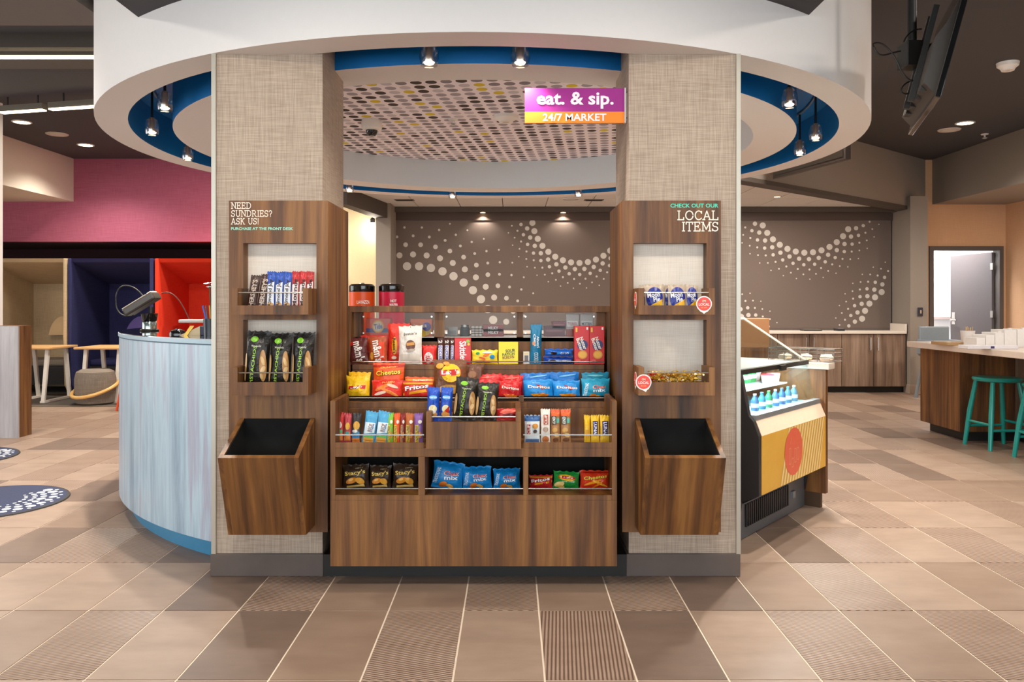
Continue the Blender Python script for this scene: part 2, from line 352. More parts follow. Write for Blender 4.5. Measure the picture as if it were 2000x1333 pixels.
# kitchen niche: tiled ceiling, bulkhead, posts, mural
TCZ = 2.655
tcp = [(-2.0, 8.2), (2.2, 8.2), (2.527, 8.64), (5.95, 11.56), (-1.8, 11.56)]
tc_o = MB().prism(tcp, TCZ+.012, TCZ+.06).build('ceiling_tiled', pm('8d8a87', .8)); struct(tc_o)
CT = pm('dcd8d4', .85, var=.03, bump=.1, scale=90)
def edge_x(y): return 2.2 if y < 8.2 else (2.2+(y-8.2)*.743 if y < 8.64 else 2.527+(y-8.64)*1.1723)
for iy in range(6):
    for ix in range(14):
        x0, x1, y0, y1 = -1.96+ix*.61+.006, -1.96+(ix+1)*.61-.006, 8.2+iy*.61+.006, min(8.2+(iy+1)*.61-.006, 11.56)
        if y0 > 11.5: continue
        e0, e1 = edge_x(y0)-.03, edge_x(y1)-.03
        if x0 >= e1: continue
        poly = [(x0, y0), (min(x1, max(e0, x0)), y0)]
        if x1 > e0: poly += [(x1, y0+(x1-e0)/max(e1-e0, 1e-6)*(y1-y0))] if x1 < e1 else []
        poly += [(min(x1, e1), y1), (x0, y1)]
        if x0 > e0: poly = [(x0, y0+(x0-e0)/(e1-e0)*(y1-y0)), (min(x1, e1), y1), (x0, y1)] if x1 >= e1 else [(x0, y0+(x0-e0)/(e1-e0)*(y1-y0)), (x1, y0+(x1-e0)/(e1-e0)*(y1-y0)), (x1, y1), (x0, y1)]
        MB().prism(poly, TCZ, TCZ+.012).build('ceiling_panel', CT, tc_o)
# bulkhead over the right edge of the tiled ceiling
bh = MB(); p0, p1 = Vector((2.4, 8.53, 0)), Vector((6.02, 11.6, 0)); tdir = (p1-p0).normalized(); nrm = Vector((tdir.y, -tdir.x, 0))
q = [p0, p1, p1-nrm*.16, p0-nrm*.16]
struct(MB().prism([(a.x, a.y) for a in q], 2.63, CZ).build('wall_bulkhead_right', TAUPE))
q = [p0+nrm*.012, p1+nrm*.012, p1-nrm*.17, p0-nrm*.17]
struct(MB().prism([(a.x, a.y) for a in q], 2.58, 2.63).build('trim_2', TAUPE_DARK))
q = [(-2.12, 9.6), (-1.99, 9.6), (-1.72, 11.2), (-1.915, 11.2)]
struct(MB().prism(q, 2.45, TCZ+.3).build('trim_3', TAUPE_DARK))
for n, (a, b) in enumerate(((734, 763), (1778, 1812))):
    col = thing('column_post', None, None, ((X(a, 11.1)+X(b, 11.1))/2, 11.2, 0)); struct(col, 'taupe post at the side of the dotted roller shade')
    MB().box(X(a, 11.1), X(b, 11.1), 11.1, 11.7, .12, TCZ+.1).build('shaft', TAUPE, col)
    MB().box(X(a, 11.1)-.012, X(b, 11.1)+.012, 11.088, 11.7, 0, .12).build('baseboard', pm('a08f80', .6), col)
struct(MB().box(-1.75, 5.8, 11.48, 11.60, 2.58, 2.66).build('wall_header', TAUPE_DARK))
struct(MB().box(-1.72, 5.54, 11.60, 11.61, 2.47, 2.66).build('trim_4', pm('4a3a31', .6)))
struct(MB().box(-1.75, 5.8, 11.9, 12.0, 0, 2.66).build('wall_kitchen_back', TAUPE_DARK))
struct(MB().box(-2.62, -1.80, 11.38, 11.48, 0, 2.70).build('wall_hall', pm('e8d2a6', .8)))
MD = 11.62
mural = thing('roller_shade', 'dark taupe roller shade printed with arcs of pale dots, behind the back counter', 'shade', (1.9, MD, .87))
MB().box(X(768, MD), 5.53, MD, MD+.006, .89, 2.50).build('shade_cloth', pm('6b5d55', .8, var=.04), mural)
MB().box(X(766, MD), 5.535, MD-.012, MD+.02, .862, .892).build('bottom_bar', pm('5a4e48', .5), mural)
rol = MB().lathe([(.0, 0), (.035, 0), (.035, 5.53-X(768, MD)), (0, 5.53-X(768, MD))], 12).build('roller', pm('4f4640', .5), mural, local=True).name
rol = bpy.data.objects[rol]; rol.rotation_euler = (0, PI/2, 0); rol.location = (X(768, MD)-1.9, .04, 1.62)
dots = MB(); seen = []
def dot(px, py, r):
    x, z, rr = X(px, MD), Z(py, MD), r*MD/F
    if x-rr < X(769, MD) or x+rr > 5.52 or z-rr < .895 or z+rr > 2.48: return
    for (a, b, c) in seen:
        if (a-px)**2+(b-py)**2 < (c+r+1.2)**2: return
    seen.append((px, py, r)); dots.disc((x, MD-.003, z), rr, 'y', 14)
def arc_dots(cx, cy, r0, sp, big, a0, a1):
    rr = r0
    for row, (s, k) in enumerate(((1, 0), (.72, .215), (.56, .40), (.34, .56), (.28, .72), (.22, .88))):
        rr = r0+k*r0*.62; da = math.degrees(sp/r0); a = a0+(da/2 if row % 2 else 0)
        while a <= a1:
            dot(cx+rr*math.cos(math.radians(a)), cy+rr*math.sin(math.radians(a)), big*s); a += da
arc_dots(1575, 399, 95, 17, 6.0, -10, 195); arc_dots(1130, 423, 91, 16.5, 6.0, -15, 205); arc_dots(806, 690, 170, 23.5, 8.2, 195, 342)
arc_dots(1772, 648, 92, 16.5, 6.0, 165, 300); arc_dots(1395, 690, 88, 17, 6.0, 240, 345)
tag(dots.build('printed_dots', pm('c6beb5', .7, var=.02), mural), kind='stuff')
for n, px in enumerate((943, 1100, 1600)):
    o = thing('recessed_downlight', ['small warm downlight in the header above the shade, beside the middle of the gap', 'small warm downlight in the header above the shade, near the column with the blade sign', 'small square lamp set in the white tiled ceiling beyond the drum'][n], 'downlight', (X(px, 11.54), 11.54, 2.58) if n < 2 else (X(1518, 10.4), 10.4, TCZ), group='lamps of the back counter')
    MB().lathe([(.04, 0), (.05, 0), (.05, -.008), (.04, -.008), (.04, 0)], 20).build('trim_ring', STEEL, o, local=True)
    MB().lathe([(0, -.004), (.04, -.004)], 20).build('lens', pm('ffdca8', .5, emit=9), o, local=True)
    l = bpy.data.lights.new('downlight_bulb', 'SPOT'); l.energy = 9 if n < 2 else 20; l.color = WARM; l.spot_size = 2.2; l.spot_blend = .6
    lo = bpy.data.objects.new('downlight_bulb', l); C.objects.link(lo); lo.parent = o; lo.location = (0, 0, -.02)
for n, (px, pyy) in enumerate(((790, 390), (1160, 392))):
    o = thing('air_vent', ['small slotted air vent in the tiled ceiling over the cream hall end', 'small slotted air vent in the tiled ceiling near the column with the blade sign'][n], 'vent', (X(px, 10.75), 10.75, TCZ)); MB().box(-.13, .13, -.07, .07, -.006, 0).build('plate', pm('6f6a64', .6), o, local=True)
    for k in range(4): MB().box(-.11, .11, -.055+k*.03, -.043+k*.03, -.012, -.006).build('slat', pm('3f3a36', .6), o, local=True)
o = thing('ceiling_speaker', 'round white flush speaker in the tiled ceiling behind the drum', 'speaker', (X(1115, 10.6), 10.6, TCZ)); MB().lathe([(0, -.012), (.09, -.012), (.11, 0)], 24).build('grille', pm('c9c4be', .7), o, local=True); MB().lathe([(.11, 0), (.118, -.006), (.104, -.013)], 24).build('rim', WHITE, o, local=True)
o = thing('wall_lamp', 'small bright spot lamp on the cream hall wall', 'lamp', (X(728, 11.28), 11.28, Z(435, 11.28))); MB().lathe([(0, 0), (.035, 0), (.035, .05), (.015, .07), (.012, .6)], 14).build('shade', BLACK, o, local=True); MB().lathe([(0, -.004), (.03, -.004)], 14).build('bulb', pm('fff0d0', .5, emit=25), o, local=True)
l = bpy.data.lights.new('hall_bulb', 'POINT'); l.energy = 4; l.color = WARM; l.shadow_soft_size = .04; lo = bpy.data.objects.new('hall_bulb', l); C.objects.link(lo); lo.parent = o; lo.location = (0, -.05, -.08)

# ---------------------------------------------------------------- left lounge shell
struct(MB().box(-9, -1.85, 11.5, 11.62, 2.15, CZ).build('wall_magenta', MAGENTA))
struct(MB().box(-9, -2.2, 11.62, 13.1, 2.15, 2.2).build('ceiling_recess', pm('40232a', .9)))  # recess shade put into the dark maroon here and on the side wall
struct(MB().box(-2.72, -2.64, 11.0, 13.1, 0, 2.2).build('wall_recess_side', pm('5a2a38', .9)))
struct(MB().box(-9, -6.33, 8.2, 11.5, 2.73, CZ).build('ceiling_bulkhead', CREAM))
struct(MB().box(-5.75, X(5.5, 8.35), 8.0, 8.35, 0, CZ).build('column_white', WHITE))
struct(MB().box(-8.9, -2.66, 4.75, 5.3, 3.1, CZ).build('ceiling_beam', pm('6b625b', .8)))
struct(MB().box(-8.9, -2.6, 6.18, 6.75, 3.24, CZ).build('ceiling_beam_lit', pm('57524b', .8)))
LED = pm('ffe9bd', .5, emit=7)
def linear(a, b, z, label):
    a, b = Vector(a+(0,)), Vector(b+(0,)); d = b-a; o = thing('linear_light', label, 'light', (a.x, a.y, z), math.atan2(d.y, d.x))
    L = d.length
    MB().box(0, L, -.035, .035, 0, .06).build('housing', pm('5d564a', .5), o, local=True)
    MB().box(.004, L-.004, -.03, .03, -.012, 0).build('diffuser', LED, o, local=True)
    for k in (.15, .85): MB().tube([(L*k, 0, .06), (L*k, 0, CZ-z)], .008).build('hanger', BLACK, o, local=True)
    return o
linear((-8.0, 6.33), (-2.75, 6.33), 3.215, 'long warm linear ceiling light nearest the white drum')
linear((-5.2, 8.11), (-4.69, 7.99), 3.2, 'short warm linear ceiling light, end farther from the white drum')
linear((-4.62, 7.97), (-3.6, 7.73), 3.2, 'short warm linear ceiling light reaching behind the white drum')
def downlight(x, y, z, label, power=18, r=.085):
    o = thing('recessed_downlight', label, 'downlight', (x, y, z))
    MB().lathe([(r, 0), (r+.02, 0), (r+.02, -.008), (r, -.01), (r, 0)], 24).build('trim_ring', WHITE, o, local=True)
    MB().lathe([(0, -.005), (r, -.005)], 24).build('lens', pm('ffe3b4', .5, emit=12), o, local=True)
    l = bpy.data.lights.new('downlight_bulb', 'SPOT'); l.energy = power*3; l.color = WARM; l.spot_size = 2.3; l.spot_blend = .7; l.shadow_soft_size = .08
    lo = bpy.data.objects.new('downlight_bulb', l); C.objects.link(lo); lo.parent = o; lo.location = (0, 0, -.03)
downlight(-5.65, 9.18, CZ, 'round downlight in the dark ceiling, nearer of two beside the cream bulkhead')
downlight(-5.62, 10.5, CZ, 'round downlight in the dark ceiling close to the magenta wall', 45)
downlight(5.25, 9.23, CZ, 'round downlight in the dark ceiling behind the hanging screen', 30)
downlight(-3.2, 10.4, CZ, 'unseen round downlight added beyond the drum to brighten the booths', 55)  # unseen lamp added to brighten the booths and the magenta wall
def flush(name, label, cat, x, y, z, prof, mat, extra=None):
    o = thing(name, label, cat, (x, y, z)); MB().lathe(prof, 24).build('body', mat, o, local=True)
    MB().lathe(extra or [(0, -.012), (prof[-1][0]*.6, -.012), (prof[-1][0]*.62, -.004)], 20).build('grille', pm('cfcac4', .6), o, local=True)
    return o
flush('ceiling_speaker', 'flat round speaker in the dark ceiling between two downlights', 'speaker', -5.62, 9.84, CZ, [(0, -.01), (.12, -.01), (.13, 0)], pm('c8bfb2', .7))
flush('ceiling_speaker', 'flat round grey speaker in the dark ceiling beside the lit downlight behind the screen', 'speaker', 5.27, 9.6, CZ, [(0, -.01), (.12, -.01), (.13, 0)], pm('c2bcb6', .7))
flush('smoke_detector', 'white round smoke detector on the dark ceiling beside the hanging screen', 'detector', 4.32, 6.94, CZ, [(0, -.07), (.05, -.07), (.06, -.05), (.085, -.03), (.09, 0)], WHITE_GLOSS, [(.05, -.07), (.052, -.066), (.0, -.072)])
flush('sprinkler_head', 'tiny white sprinkler head on the dark ceiling near the side soffit', 'sprinkler', 5.84, 9.84, CZ, [(0, -.05), (.03, -.05), (.01, -.04), (.01, -.015), (.04, -.01), (.045, 0)], WHITE, [(0, -.06), (.02, -.058), (.0, -.052)])

# ---------------------------------------------------------------- the drum: ring soffits round the kiosk
RC = (-.178, 5.965); ZR = 2.39
R1, R2, R3, R4, ZD, ZT = 2.616, 2.431, 2.175, 1.90, 2.654, 2.70
drum = thing('ceiling_drum', None, None, (RC[0], RC[1], ZR)); struct(drum, 'white round ceiling drum with a blue light trough')
c0 = (0, 0, 0); SEG = 128
MB().lathe([(R1, 0), (R1, CZ-ZR)], SEG, c0).build('fascia', WHITE, drum, local=True)
MB().lathe([(R2, 0), (R1, 0)], SEG, c0).build('outer_soffit', WHITE, drum, local=True)
MB().lathe([(R2, 0), (R2, .27), (R3, .27), (R3, 0)], SEG, c0).build('light_trough', BLUE, drum, local=True)
MB().lathe([(R4, 0), (R3, 0)], SEG, c0).build('inner_soffit', WHITE, drum, local=True)
MB().lathe([(R4, 0), (R4, ZD-ZR)], SEG, c0).build('inner_face', pm('d5dde0', .6, var=.02), drum, local=True)
def dot_ceiling_mat():
    m, nt, b = node_mat('dotted_ceiling_paper'); L = nt.links
    g = N(nt, 'ShaderNodeNewGeometry'); mp = N(nt, 'ShaderNodeMapping'); mp.inputs['Rotation'].default_value = (0, 0, .13); mp.inputs['Scale'].default_value = (1/.098, 1/.104, 1); L.new(g.outputs['Position'], mp.inputs[0])
    fl_ = N(nt, 'ShaderNodeVectorMath', operation='FLOOR'); fr = N(nt, 'ShaderNodeVectorMath', operation='FRACTION'); L.new(mp.outputs[0], fl_.inputs[0]); L.new(mp.outputs[0], fr.inputs[0])
    sx = N(nt, 'ShaderNodeSeparateXYZ'); L.new(fr.outputs[0], sx.inputs[0]); cx = N(nt, 'ShaderNodeCombineXYZ'); L.new(sx.outputs[0], cx.inputs[0]); L.new(sx.outputs[1], cx.inputs[1])
    ds = N(nt, 'ShaderNodeVectorMath', operation='DISTANCE'); ds.inputs[1].default_value = (.5, .5, 0); L.new(cx.outputs[0], ds.inputs[0])
    lt = N(nt, 'ShaderNodeMath', operation='LESS_THAN'); lt.inputs[1].default_value = .38; L.new(ds.outputs['Value'], lt.inputs[0])
    s2 = N(nt, 'ShaderNodeSeparateXYZ'); L.new(fl_.outputs[0], s2.inputs[0]); c2 = N(nt, 'ShaderNodeCombineXYZ'); L.new(s2.outputs[0], c2.inputs[0]); L.new(s2.outputs[1], c2.inputs[1])
    wn = N(nt, 'ShaderNodeTexWhiteNoise', noise_dimensions='2D'); L.new(c2.outputs[0], wn.inputs['Vector'])
    r = ramp(nt, [(0, 'a29dab'), (.33, 'c9c5d0'), (.5, '847f8c'), (.68, '2e2526'), (.94, 'd9c423')], 'CONSTANT'); L.new(wn.outputs['Value'], r.inputs[0])
    mx = N(nt, 'ShaderNodeMix', data_type='RGBA'); mx.inputs[6].default_value = lin('f3eef6'); L.new(lt.outputs[0], mx.inputs[0]); L.new(r.outputs[0], mx.inputs[7]); L.new(mx.outputs[2], b.inputs['Base Color'])
    b.inputs['Roughness'].default_value = .7; return m
MB().lathe([(0, ZD-ZR), (R4, ZD-ZR)], SEG, c0).build('dotted_panel', dot_ceiling_mat(), drum, local=True)
def on_ring(px, r, far=False):
    k = (px-1000)/F; a = 1+k*k; b = -2*(k*RC[0]+RC[1]); c = RC[0]**2+RC[1]**2-r*r; q = math.sqrt(max(0, b*b-4*a*c)); d = (-b+(q if far else -q))/(2*a)
    return (k*d, d)
lamps = [(838, 0, 'left of the two lamps at the front of the trough'), (1016, 0, 'nearer the blade sign at the front of the trough'),
         (322, 0, 'highest of three lamps beyond the column by the blue desk'), (297, 1, 'middle of three lamps beyond the column by the blue desk'), (367, 1, 'lowest of three lamps beyond the column by the blue desk'),
         (1542, 0, 'highest of three lamps beyond the column by the cold case'), (1593, 1, 'middle of three lamps beyond the column by the cold case'), (1562, 1, 'lowest of three lamps beyond the column by the cold case'),
         (683, 1, 'far side of the trough against the column with sundries'), (884, 1, 'far side of the trough above the middle of the shade'), (1130, 1, 'far side of the trough near the column with the blade sign')]
lamp0 = None
for n, (px, far, lab) in enumerate(lamps):
    x, y = on_ring(px, 2.30, far)
    if lamp0 is None:
        o = lamp0 = thing('trough_spot_lamp', '', 'lamp', (x, y, ZR))
        MB().tube([(0, 0, .06), (0, 0, .255)], .008, 8).build('stem', BLACK, o, local=True)
        MB().lathe([(0, .065), (.016, .065), (.018, .05), (.017, -.02), (.014, -.024)], 16).build('socket', pm('b59478', .35, .5), o, local=True)
        MB().lathe([(.020, .058), (.033, .05), (.043, .02), (.045, -.01), (.038, -.045)], 20).build('glass_shade', LAMPGLASS, o, local=True)
        MB().lathe([(0, -.040), (.02, -.038), (.026, -.03), (.014, -.022)], 14).build('bulb', pm('ffe9c4', .5, emit=5), o, local=True)
    else:
        o = dup(lamp0); o.location = (x, y, ZR)
    tag(o, 'small glass spot lamp, '+lab, 'lamp', 'spot lamps in the blue trough')
    l = bpy.data.lights.new('spot_bulb', 'SPOT'); l.energy = 14 if n < 2 else 85; l.color = WARM; l.spot_size = 2.2; l.spot_blend = .8; l.shadow_soft_size = .03
    lo = bpy.data.objects.new('spot_bulb', l); C.objects.link(lo); lo.parent = o; lo.location = (0, 0, -.05)
tr = MB(); pts = [(RC[0]+2.30*math.cos(2*PI*k/96), RC[1]+2.30*math.sin(2*PI*k/96), ZR+.258) for k in range(96)]
tag(MB().tube(pts, .008, 6, closed=True).build('lamp_track', pm('8e959a', .4, .6), loc=(RC[0], RC[1], ZR+.258)), 'thin round lamp track inside the blue trough', 'track')
# things on the dotted panel
o = thing('security_camera', 'white dome security camera on the dotted ceiling panel', 'camera', (X(726, 6.1), 6.1, ZD))
MB().lathe([(.075, 0), (.08, -.02), (.078, -.06), (.066, -.075), (.045, -.078)], 24).build('housing', WHITE_GLOSS, o, local=True)
MB().lathe([(.046, -.076), (.042, -.1), (.028, -.118), (0, -.124)], 20).build('dome', BLACK_GLOSS, o, local=True)
flush('smoke_detector', 'white round smoke detector on the dotted ceiling panel behind the blade sign', 'detector', X(988, 5.95), 5.95, ZD, [(0, -.05), (.05, -.05), (.06, -.035), (.09, -.022), (.095, 0)], WHITE_GLOSS, [(.05, -.05), (.052, -.046), (.0, -.054)])
flush('sprinkler_head', 'tiny sprinkler head on the dotted ceiling panel between camera and detector', 'sprinkler', X(885, 6.05), 6.05, ZD, [(0, -.04), (.028, -.04), (.01, -.032), (.01, -.012), (.035, -.01), (.04, 0)], WHITE, [(0, -.05), (.02, -.048), (.0, -.042)])

# ---------------------------------------------------------------- the two columns
def column(x0, x1, y0, y1, label, outer):
    o = thing('column_kiosk', None, None, ((x0+x1)/2, y0, 0)); struct(o, label)
    MB().box(x0, x1, y0, y1, .10, 2.66).build('wallcovering', LINEN, o)
    e = x0 if outer < 0 else x1
    MB().box(e-.008 if outer < 0 else e-.012, e+.012 if outer < 0 else e+.008, y0-.012, y0+.05, .10, 2.39).build('corner_trim', ALU, o)
    MB().box(x0-.012, x1+.006, y0-.015, y1, 0, .102).build('baseboard', SLATE, o, bev=.003)
    return o
CL0, CL1, CR0, CR1, CY, CYB = X(418, 3.65), X(630, 3.65), X(1228, 3.65), X(1442, 3.65), 3.65, 4.10
column(CL0, CL1, CY, CYB, 'linen-covered column with sundries panel', -1); column(CR0, CR1, CY, CYB, 'linen-covered column with local items panel', 1)
UC = -.1665   # centre line of the kiosk
def side_unit(s, label):
    """Wooden wall panel with two niches; s = -1 for the column by the desk, 1 for its mirror."""
    def mx(a, b): return (UC+s*a, UC+s*b) if s > 0 else (UC-b, UC-a)
    def M(v): return UC+s*v
    o = thing('niche_unit', label, 'niche unit', (M(.88), 3.58, .219))
    a, b = .662, 1.106          # inner and outer edge from the centre line
    n0, n1 = .7125, 1.0415      # niche
    F0, F1 = 3.58, 3.648
    face = MB()
    for (p, q_, z0, z1) in ((a, n0, .219, 1.71), (n1, b, .219, 1.71), (n0, n1, .219, .86), (n0, n1, 1.174, 1.21), (n0, n1, 1.519, 1.71)):
        x0, x1 = mx(p, q_); face.box(x0, x1, F0, F1, z0, z1)
    face.build('face_board', WOOD, o)
    x0, x1 = mx(a, a+.036); MB().box(x0, x1, F1, 4.031, .219, 1.71).build('return_board', WOOD, o)
    for z0, z1 in ((.86, 1.174), (1.21, 1.519)):
        x0, x1 = mx(n0, n1); MB().box(x0, x1, F1-.004, F1, z0, z1).build('niche_back', LINEN_PALE, o)
    for zb, zl, zr, zs in ((1.199, 1.2386, 1.294, 1.3137), (.850, .907, .947, .971)):
        tr_ = thing('tray', None, None); tr_.parent = o; tr_.location = (0, 0, 0)
        fy = 3.436
        x0, x1 = mx(n0, n1); MB().box(x0, x1, fy, F0, zb, zb+.014).build('tray_floor', WOOD, tr_)
        MB().box(x0+.0241, x1-.0241, fy+.0005, fy+.014, zb+.014, zl).build('tray_lip', WOOD, tr_)
        for p, q_ in ((n0, n0+.024), (n1-.024, n1)):  # end boards
            x0, x1 = mx(p, q_); MB().box(x0, x1, fy, F0, zb+.014, zs).build('tray_side', WOOD, tr_)
        x0, x1 = mx(n0+.02, n1-.02); MB().tube([(x0, fy+.01, zr), (x1, fy+.01, zr)], .003, 8).build('guard_rail', STEEL, tr_)
    return o
pl = side_unit(-1, 'tall walnut panel headed Need Sundries with two snack niches')
pr = side_unit(1, 'tall walnut panel headed Local Items with two snack niches')
TX_W = pm('f3e6d6', .5, var=.01); TX_T = pm('9be0c8', .5, var=.01); TX_T2 = pm('4fd3b4', .5, var=.01)
t = MB(); y = 3.579; zz = lambda py: Z(py, 3.58); xx = lambda px: X(px, 3.58); hh = lambda p: p*3.58/F
for s, px1, py in (('NEED', 491, 402), ('SUNDRIES?', 532, 417.5), ('ASK US!', 506, 432.5)): sign_text(t, s, xx((452+px1)/2), y, zz(py), hh(px1-452), hh(11.5), TX_W, slab=True)
sign_text(t, 'PURCHASE AT THE FRONT DESK', xx(512), y, zz(447), hh(121), hh(5.4), TX_T, bold=.03)
t.build('lettering', None, pl)
t = MB()
sign_text(t, 'CHECK OUT OUR', xx(1356), y, zz(402), hh(94), hh(8), TX_T2, bold=.04)
sign_text(t, 'LOCAL', xx(1363.5), y, zz(421), hh(80), hh(17), TX_W, slab=True); sign_text(t, 'ITEMS', xx(1367.5), y, zz(443), hh(72), hh(17), TX_W, slab=True)
t.build('lettering', None, pr)
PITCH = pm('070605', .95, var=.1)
def bin_(s, label):
    M = lambda v: UC+s*v
    o = thing('waste_bin', label, 'bin', (M(.888), 3.5, .25))
    i0, i1 = .7195, 1.055; tk = .02
    prof = [(3.58, .25), (3.4285, .25), (3.305, .605), (3.58, .732)]
    for p, q_ in ((i0, i0+tk), (i1-tk, i1)): MB().prism(prof, M(p), M(q_), 'x').build('side_board', WOOD, o)
    MB().prism([(3.4285, .25), (3.4285+tk, .25), (3.305+tk, .614), (3.305, .605)], M(i0+tk), M(i1-tk), 'x').build('front_board', WOOD_BIN, o)
    MB().box(M(i0+tk), M(i1-tk), 3.43, 3.579, .25, .27).build('bottom_board', WOOD, o)
    MB().box(M(i0+tk), M(i1-tk), 3.572, 3.579, .27, .73).build('liner', PITCH, o)
    MB().box(M(i0+tk), M(i1-tk), 3.445, 3.572, .27, .30).build('liner_base', PITCH, o)
    for p in (i0+tk, i1-tk-.003): MB().prism([(3.572, .27), (3.455, .27), (3.335, .612), (3.572, .722)], M(p), M(p+.003), 'x').build('liner_side', PITCH, o)
    MB().prism([(3.448, .27), (3.452, .27), (3.332, .613), (3.328, .612)], M(i0+tk), M(i1-tk), 'x').build('liner_front', PITCH, o)
bin_(-1, 'open walnut waste bin hung below the sundries niches'); bin_(1, 'open walnut waste bin hung below the local items niches')

# ---------------------------------------------------------------- blade sign
o = thing('blade_sign', 'purple and orange market sign projecting from the column', 'sign', (.295, 3.72, 2.088))
s0, s1, d = X(1025, 3.715), X(1219, 3.715), 3.715
MB().box(s0, s1, d-.008, d+.008, Z(219, d), Z(173, d)).build('upper_panel', pm('9c1a86', .65, var=.03), o)
MB().box(s0, s1, d-.008, d+.008, Z(241, d), Z(219, d)).build('lower_panel', pm('f58a1c', .65, var=.03), o)
MB().box(s1, s1+.008, d-.014, d+.014, Z(241, d), Z(173, d)).box(X(1228, d)-.006, X(1228, d), d-.03, d+.03, Z(242, d), Z(172, d)).build('bracket', WHITE_GLOSS, o)
for z in (Z(182, d), Z(232, d)): q = MB().lathe([(0, 0), (.005, 0), (.005, .004)], 10).build('screw', BLACK, o, local=True); q.rotation_euler = (PI/2, 0, 0); q.location = (s1+.013-.295, -.016-.005, z-2.088)
MB().box(s1+.008, X(1228, d)-.006, d-.004, d+.004, Z(236, d), Z(178, d)).build('bracket_plate', WHITE_GLOSS, o)
t = MB(); sign_text(t, 'eat. & sip.', X(1123, d), d-.009, Z(197, d), 150*d/F, 33*d/F, pm('f7eef4', .5), bold=.055); sign_text(t, '24/7 MARKET', X(1122, d), d-.009, Z(230, d), 124*d/F, 14.5*d/F, pm('f7eef4', .5), bold=.02)
t.build('lettering', None, o)

# ---------------------------------------------------------------- central snack display
UL, UR = X(645, 3.5), X(1205, 3.5); T = .022
u = thing('snack_display', 'walnut stepped snack display between the two columns', 'display shelf', (UC, 3.8, 0))
def board(name, *a): return MB().box(*a).build(name, WOOD, u, bev=.0012)
bx('toe_kick', BLACK, u, X(632, 3.64), X(1228, 3.64)-.004, 3.638, 4.1, 0, .10)
bx('gap_shade_panel', PITCH, u, CL1+.04, CR0-.04, 3.84, 3.86, .10, .80)  # near-black sheet, its colour stands for the shade in the side gaps
board('front_panel', UL, UR, 3.5, 3.52, .091, .3815)
board('cubby_floor', UL+T, UR-T, 3.5, 3.80, .3815, .4038)
for s, x0 in ((-1, UL), (1, UR-T)): board('side_panel', x0, x0+T, 3.5 if True else 0, 3.80, .3815, .818)
d1, d2 = (X(817, 3.5), X(830, 3.5)), (X(1022, 3.5), X(1032, 3.5))
for a, b in (d1, d2): board('divider', a, b, 3.5, 3.79, .4038, .5725)
board('mid_rail', UL+T, UR-T, 3.5, 3.80, .5725, .6108)
for a, b in ((UL+T, X(828, 3.5)), (X(1022, 3.5), UR-T)):
    board('bin_lip', a, b, 3.5, 3.512, .6108, .6355); bx('guard_rail', STEEL, u, a, b, 3.503, 3.508, .6665, .6715)
    bx('acrylic_guard', ACRYLIC, u, a+.002, b-.002, 3.514, 3.516, .6115, .70)
bx('cubby_back', PITCH, u, UL+T, UR-T, 3.782, 3.80, .4038, .5725)  # near-black colour holds the shade of the deep cubbies
for a, b in ((UL+T, d1[0]), (d1[1], d2[0]), (d2[1], UR-T)): MB().tube([(a, 3.505, Z(955, 3.505)), (b, 3.505, Z(955, 3.505))], .003, 8).build('guard_rail', STEEL, u)
board('bin_back', UL+T, UR-T, 3.775, 3.79, .6108, .751)
# centre tray
ta, tb = X(832, 3.4), X(1018, 3.4)
board('tray_front', ta, tb, 3.4, 3.416, .6245, .740); board('tray_floor', ta+.016, tb-.016, 3.416, 3.775, .718, .734)
board('tray_bottom', ta+.016, tb-.016, 3.416, 3.50, .6245, .64)
for a in (ta, tb-.024): board('tray_side', a, a+.024, 3.416, 3.775, .6245, .784); board('tray_post', a, a+.024, 3.4, 3.416, .740, .784)
MB().tube([(ta+.02, 3.406, .762), (tb-.02, 3.406, .762)], .0035, 8).build('guard_rail', STEEL, u)
# row C, D, E
board('chip_shelf', UL, UR, 3.788, 3.985, .751, .778); MB().tube([(UL, 3.794, .797), (UR, 3.794, .797)], .0035, 8).build('guard_rail', STEEL, u)
for px in (1018,): board('shelf_stop', X(px, 3.79)-.012, X(px, 3.79)+.012, 3.786, 3.80, .778, .81)
board('candy_riser', UL, UR, 3.985, 4.0, .778, .918); board('candy_shelf', UL, UR, 3.982, 4.115, .918, .941); MB().tube([(UL, 3.988, .956), (UR, 3.988, .956)], .003, 8).build('guard_rail', STEEL, u)
board('back_riser', UL-.02, UR+.02, 4.115, 4.13, .941, 1.074); board('back_shelf', UL-.02, UR+.02, 4.115, 4.40, 1.05, 1.074)
DE = 4.12
for a, b in ((680, 706), (848, 868), (1009, 1022), (1164, 1192)): board('window_post', X(a, DE), X(b, DE), DE, DE+.02, 1.074, 1.203)
for a, b in ((706, 848), (868, 1009), (1022, 1164)):
    bx('acrylic_window', ACRYLIC, u, X(a, DE)-.004, X(b, DE)+.004, DE-.005, DE-.002, 1.078, 1.2)
    bx('sill_strip', pm('d9d2c8', .4), u, X(a, DE), X(b, DE), DE-.006, DE, 1.0715, 1.0765)
    for xq in (X(a, DE)+.012, X(b, DE)-.012):
        for z in (1.095, 1.18): MB().box(xq-.004, xq+.004, DE-.009, DE-.005, z-.004, z+.004).build('screw', STEEL, u)
board('top_ledge', CL1+.003, CR0-.003, 4.07, 4.42, 1.203, 1.235)
for a, b in ((UL-.045, UL-.02), (UR+.02, UR+.045)): board('upper_side', a, b, 4.036, 4.40, .60, 1.203)
struct(MB().box(CL1, CR0, 4.40, 4.42, 0, 1.07).build('wall_kiosk_back', WOOD))

